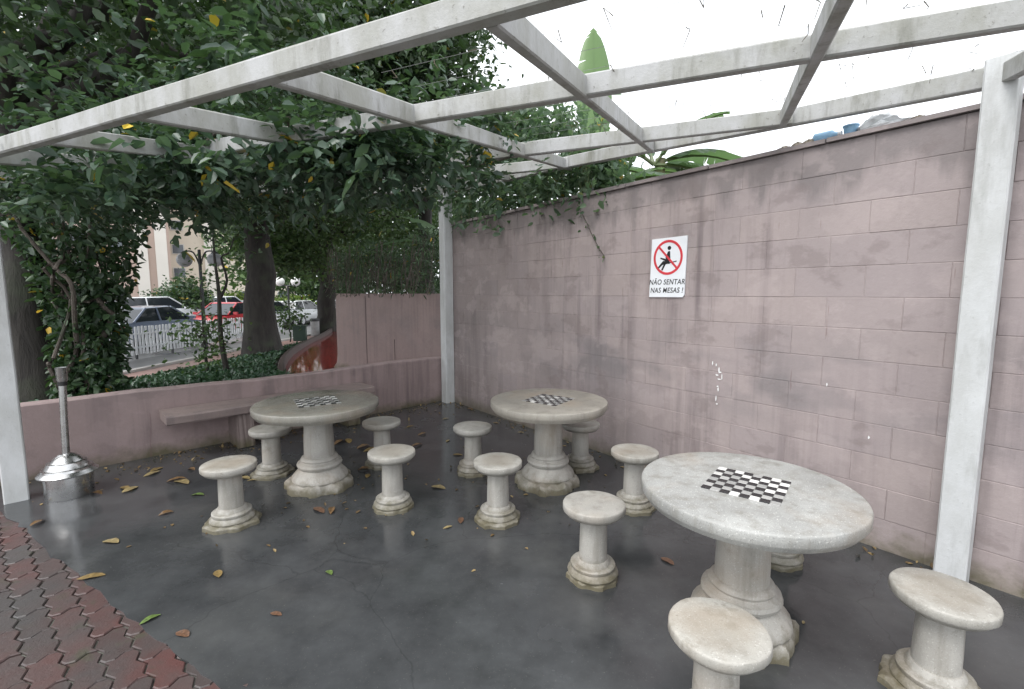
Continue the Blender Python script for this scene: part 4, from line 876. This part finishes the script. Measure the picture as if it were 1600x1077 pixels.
# ------------------------------------------------------------------ fallen leaves on the wet floor
def fallen(seed, c):
    g = random.Random(seed); b = MB(); n_ = 7; vs = []; cl_ = g.uniform(.1, .35)
    for i in range(n_):
        t_ = i/(n_-1); w_ = .23*math.sin(math.pi*min(1, t_*.97+.03))**.8 + .004; z0 = .12*math.sin(t_*math.pi)*cl_*2
        for s_ in (-1, 0, 1): vs.append((s_*w_ + .03*math.sin(t_*5), t_-.5, z0 + abs(s_)*cl_*w_*g.uniform(.5, 1.4)))
    fs = [(i*3+k_, i*3+k_+1, i*3+k_+4, i*3+k_+3) for i in range(n_-1) for k_ in (0, 1)]
    g2 = NG('fallen leaf'); nz = g2.noise(g2.obj(), 6, 4); mt = g2.done(g2.mix(g2.rng(nz, .35, .7), c, tuple(x*.45 for x in c)), .45); return b.add(vs, fs).mesh('fallen_leaf', mt)
fm_ = [fallen(1, (.24, .165, .06)), fallen(2, (.18, .105, .045)), fallen(3, (.32, .25, .12)), fallen(4, (.16, .085, .05)), fallen(5, (.13, .2, .05))]
WHERE = [('beside the steel bin', (-3.5, 3.6)), ('on the floor between bin and bench', (-2.95, 4.05)), ('in front of the mossy stool', (-1.95, 2.7)), ('under the wet-topped table', (-1.5, 4.0)), ('near the bench', (-1.9, 5.0)), ('near the corner post', (-.6, 5.6)),
         ('between the two far tables', (-.6, 4.5)), ('before the tan-topped table', (-.1, 3.1)), ('near the nearest table', (1.1, 2.4)), ('beside the red pavers', (-2.1, 2.2)), ('on the open floor near the bottom edge', (-.6, 2.0))]
LV = [(-2.59,2.89,2,.13),(-1.68,2.54,0,.10),(-2.38,2.51,0,.12),(-2.52,3.28,1,.10),(-2.81,3.86,2,.17),(-2.88,3.9,1,.14),(-3.12,3.71,2,.15),(-3.19,3.74,0,.12),(-3.33,3.63,1,.10),(-1.05,2.55,4,.07),(-1.43,3.34,3,.12),(-1.33,3.33,1,.10),(-.61,3.75,2,.13),(.93,2.67,3,.10),(-1.78,4.99,0,.15),(-1.86,4.93,1,.14),(-1.0,4.84,1,.12),(-3.31,3.14,1,.1),(-3.24,4.15,0,.12),(-3.2,4.05,2,.14),(-2.92,4.15,1,.1),(-1.23,5.54,0,.1),(-1.17,4.78,2,.12),(-1.35,4.15,1,.12),(-1.27,4.0,0,.1),(-.7,4.99,2,.07),(-.48,4.78,2,.07),(-.54,4.54,0,.1),(-.38,5.2,1,.09),(-1.18,2.2,3,.06),(-1.55,2.06,3,.09),(-1.78,2.16,4,.08),(-2.5,3.6,4,.1),(-.36,3.18,3,.09),(-.44,3.08,2,.06),(-2.41,4.0,0,.16),(-2.32,3.95,2,.12),(-.36,6.3,2,.09),(-.58,6.4,1,.08),(.1,5.3,2,.08),(-1.02,5.23,1,.1),(-2.22,3.9,2,.1),(-1.45,4.7,0,.16),(-1.55,4.78,1,.15),(-1.37,4.6,2,.1),(-2.7,4.4,1,.1),(-2.0,4.55,0,.1),(-.2,5.7,0,.08),(-.85,5.9,2,.08),(2.29,2.11,2,.04),(1.42,2.14,2,.03),(.55,2.9,1,.05)]
ORD = ['nearest', 'second nearest', 'third nearest', 'fourth nearest', 'fifth nearest', 'sixth nearest']
named = {}
for q in LV:
    w = min(WHERE, key=lambda k_: (k_[1][0]-q[0])**2 + (k_[1][1]-q[1])**2)[0]; named.setdefault((q[2], w), []).append(q)
for (c, w), qs in named.items():
    kind = ['yellow-brown', 'dry brown', 'pale yellow', 'dark reddish', 'green'][c]
    for i, (x, y, _, s_) in enumerate(sorted(qs, key=lambda q: q[1])):
        lab = (ORD[i] + ' ' if len(qs) > 1 else '') + f'{kind} fallen leaf {w}'; o = link('fallen_leaf', fm_[c], None, (x, y, .008)); o.scale = (s_, s_*rnd.uniform(.9, 1.2), s_)
        o.rotation_euler = (rnd.uniform(-.06, .06), rnd.uniform(-.06, .06), rnd.uniform(0, 6.28)); tag(o, lab, 'leaf', 'fallen leaves on the patio floor')
# crumbs, twigs and torn leaf bits gathered along the foot of the walls and round the stools
g = np.random.default_rng(131); P = []
for k_ in range(420):
    t_ = g.random()*4.6; off = abs(g.normal())*.28 + .04; q = LW + ld*t_ + np.array((.699, -.715))*off; P.append((q[0], q[1], .006))
for k_ in range(150):
    t_ = g.random()*5.8; off = abs(g.normal())*.07 + .02; q = WA + wd*t_ - np.array((.788, .616))*off; P.append((q[0], q[1], .006))
for k_ in range(160):
    c_ = (-1.6, 3.8) if k_ % 2 else (.3, 3.86); a_ = g.random()*6.28; r_ = .25 + abs(g.normal())*.55; P.append((c_[0] + r_*math.cos(a_), c_[1] + r_*math.sin(a_), .006))
M['litter'] = leaf_mat('leaf litter', (.07, .045, .02), (.16, .10, .04), (.28, .2, .09), .6, .1)
lt = leaf_cloud('leaf_litter', P, .035, M['litter'], None, OVAL, 0, .92, 132); tag(lt, 'brown crumbs and torn leaf bits scattered along the foot of the walls', 'leaf litter', kind='stuff')
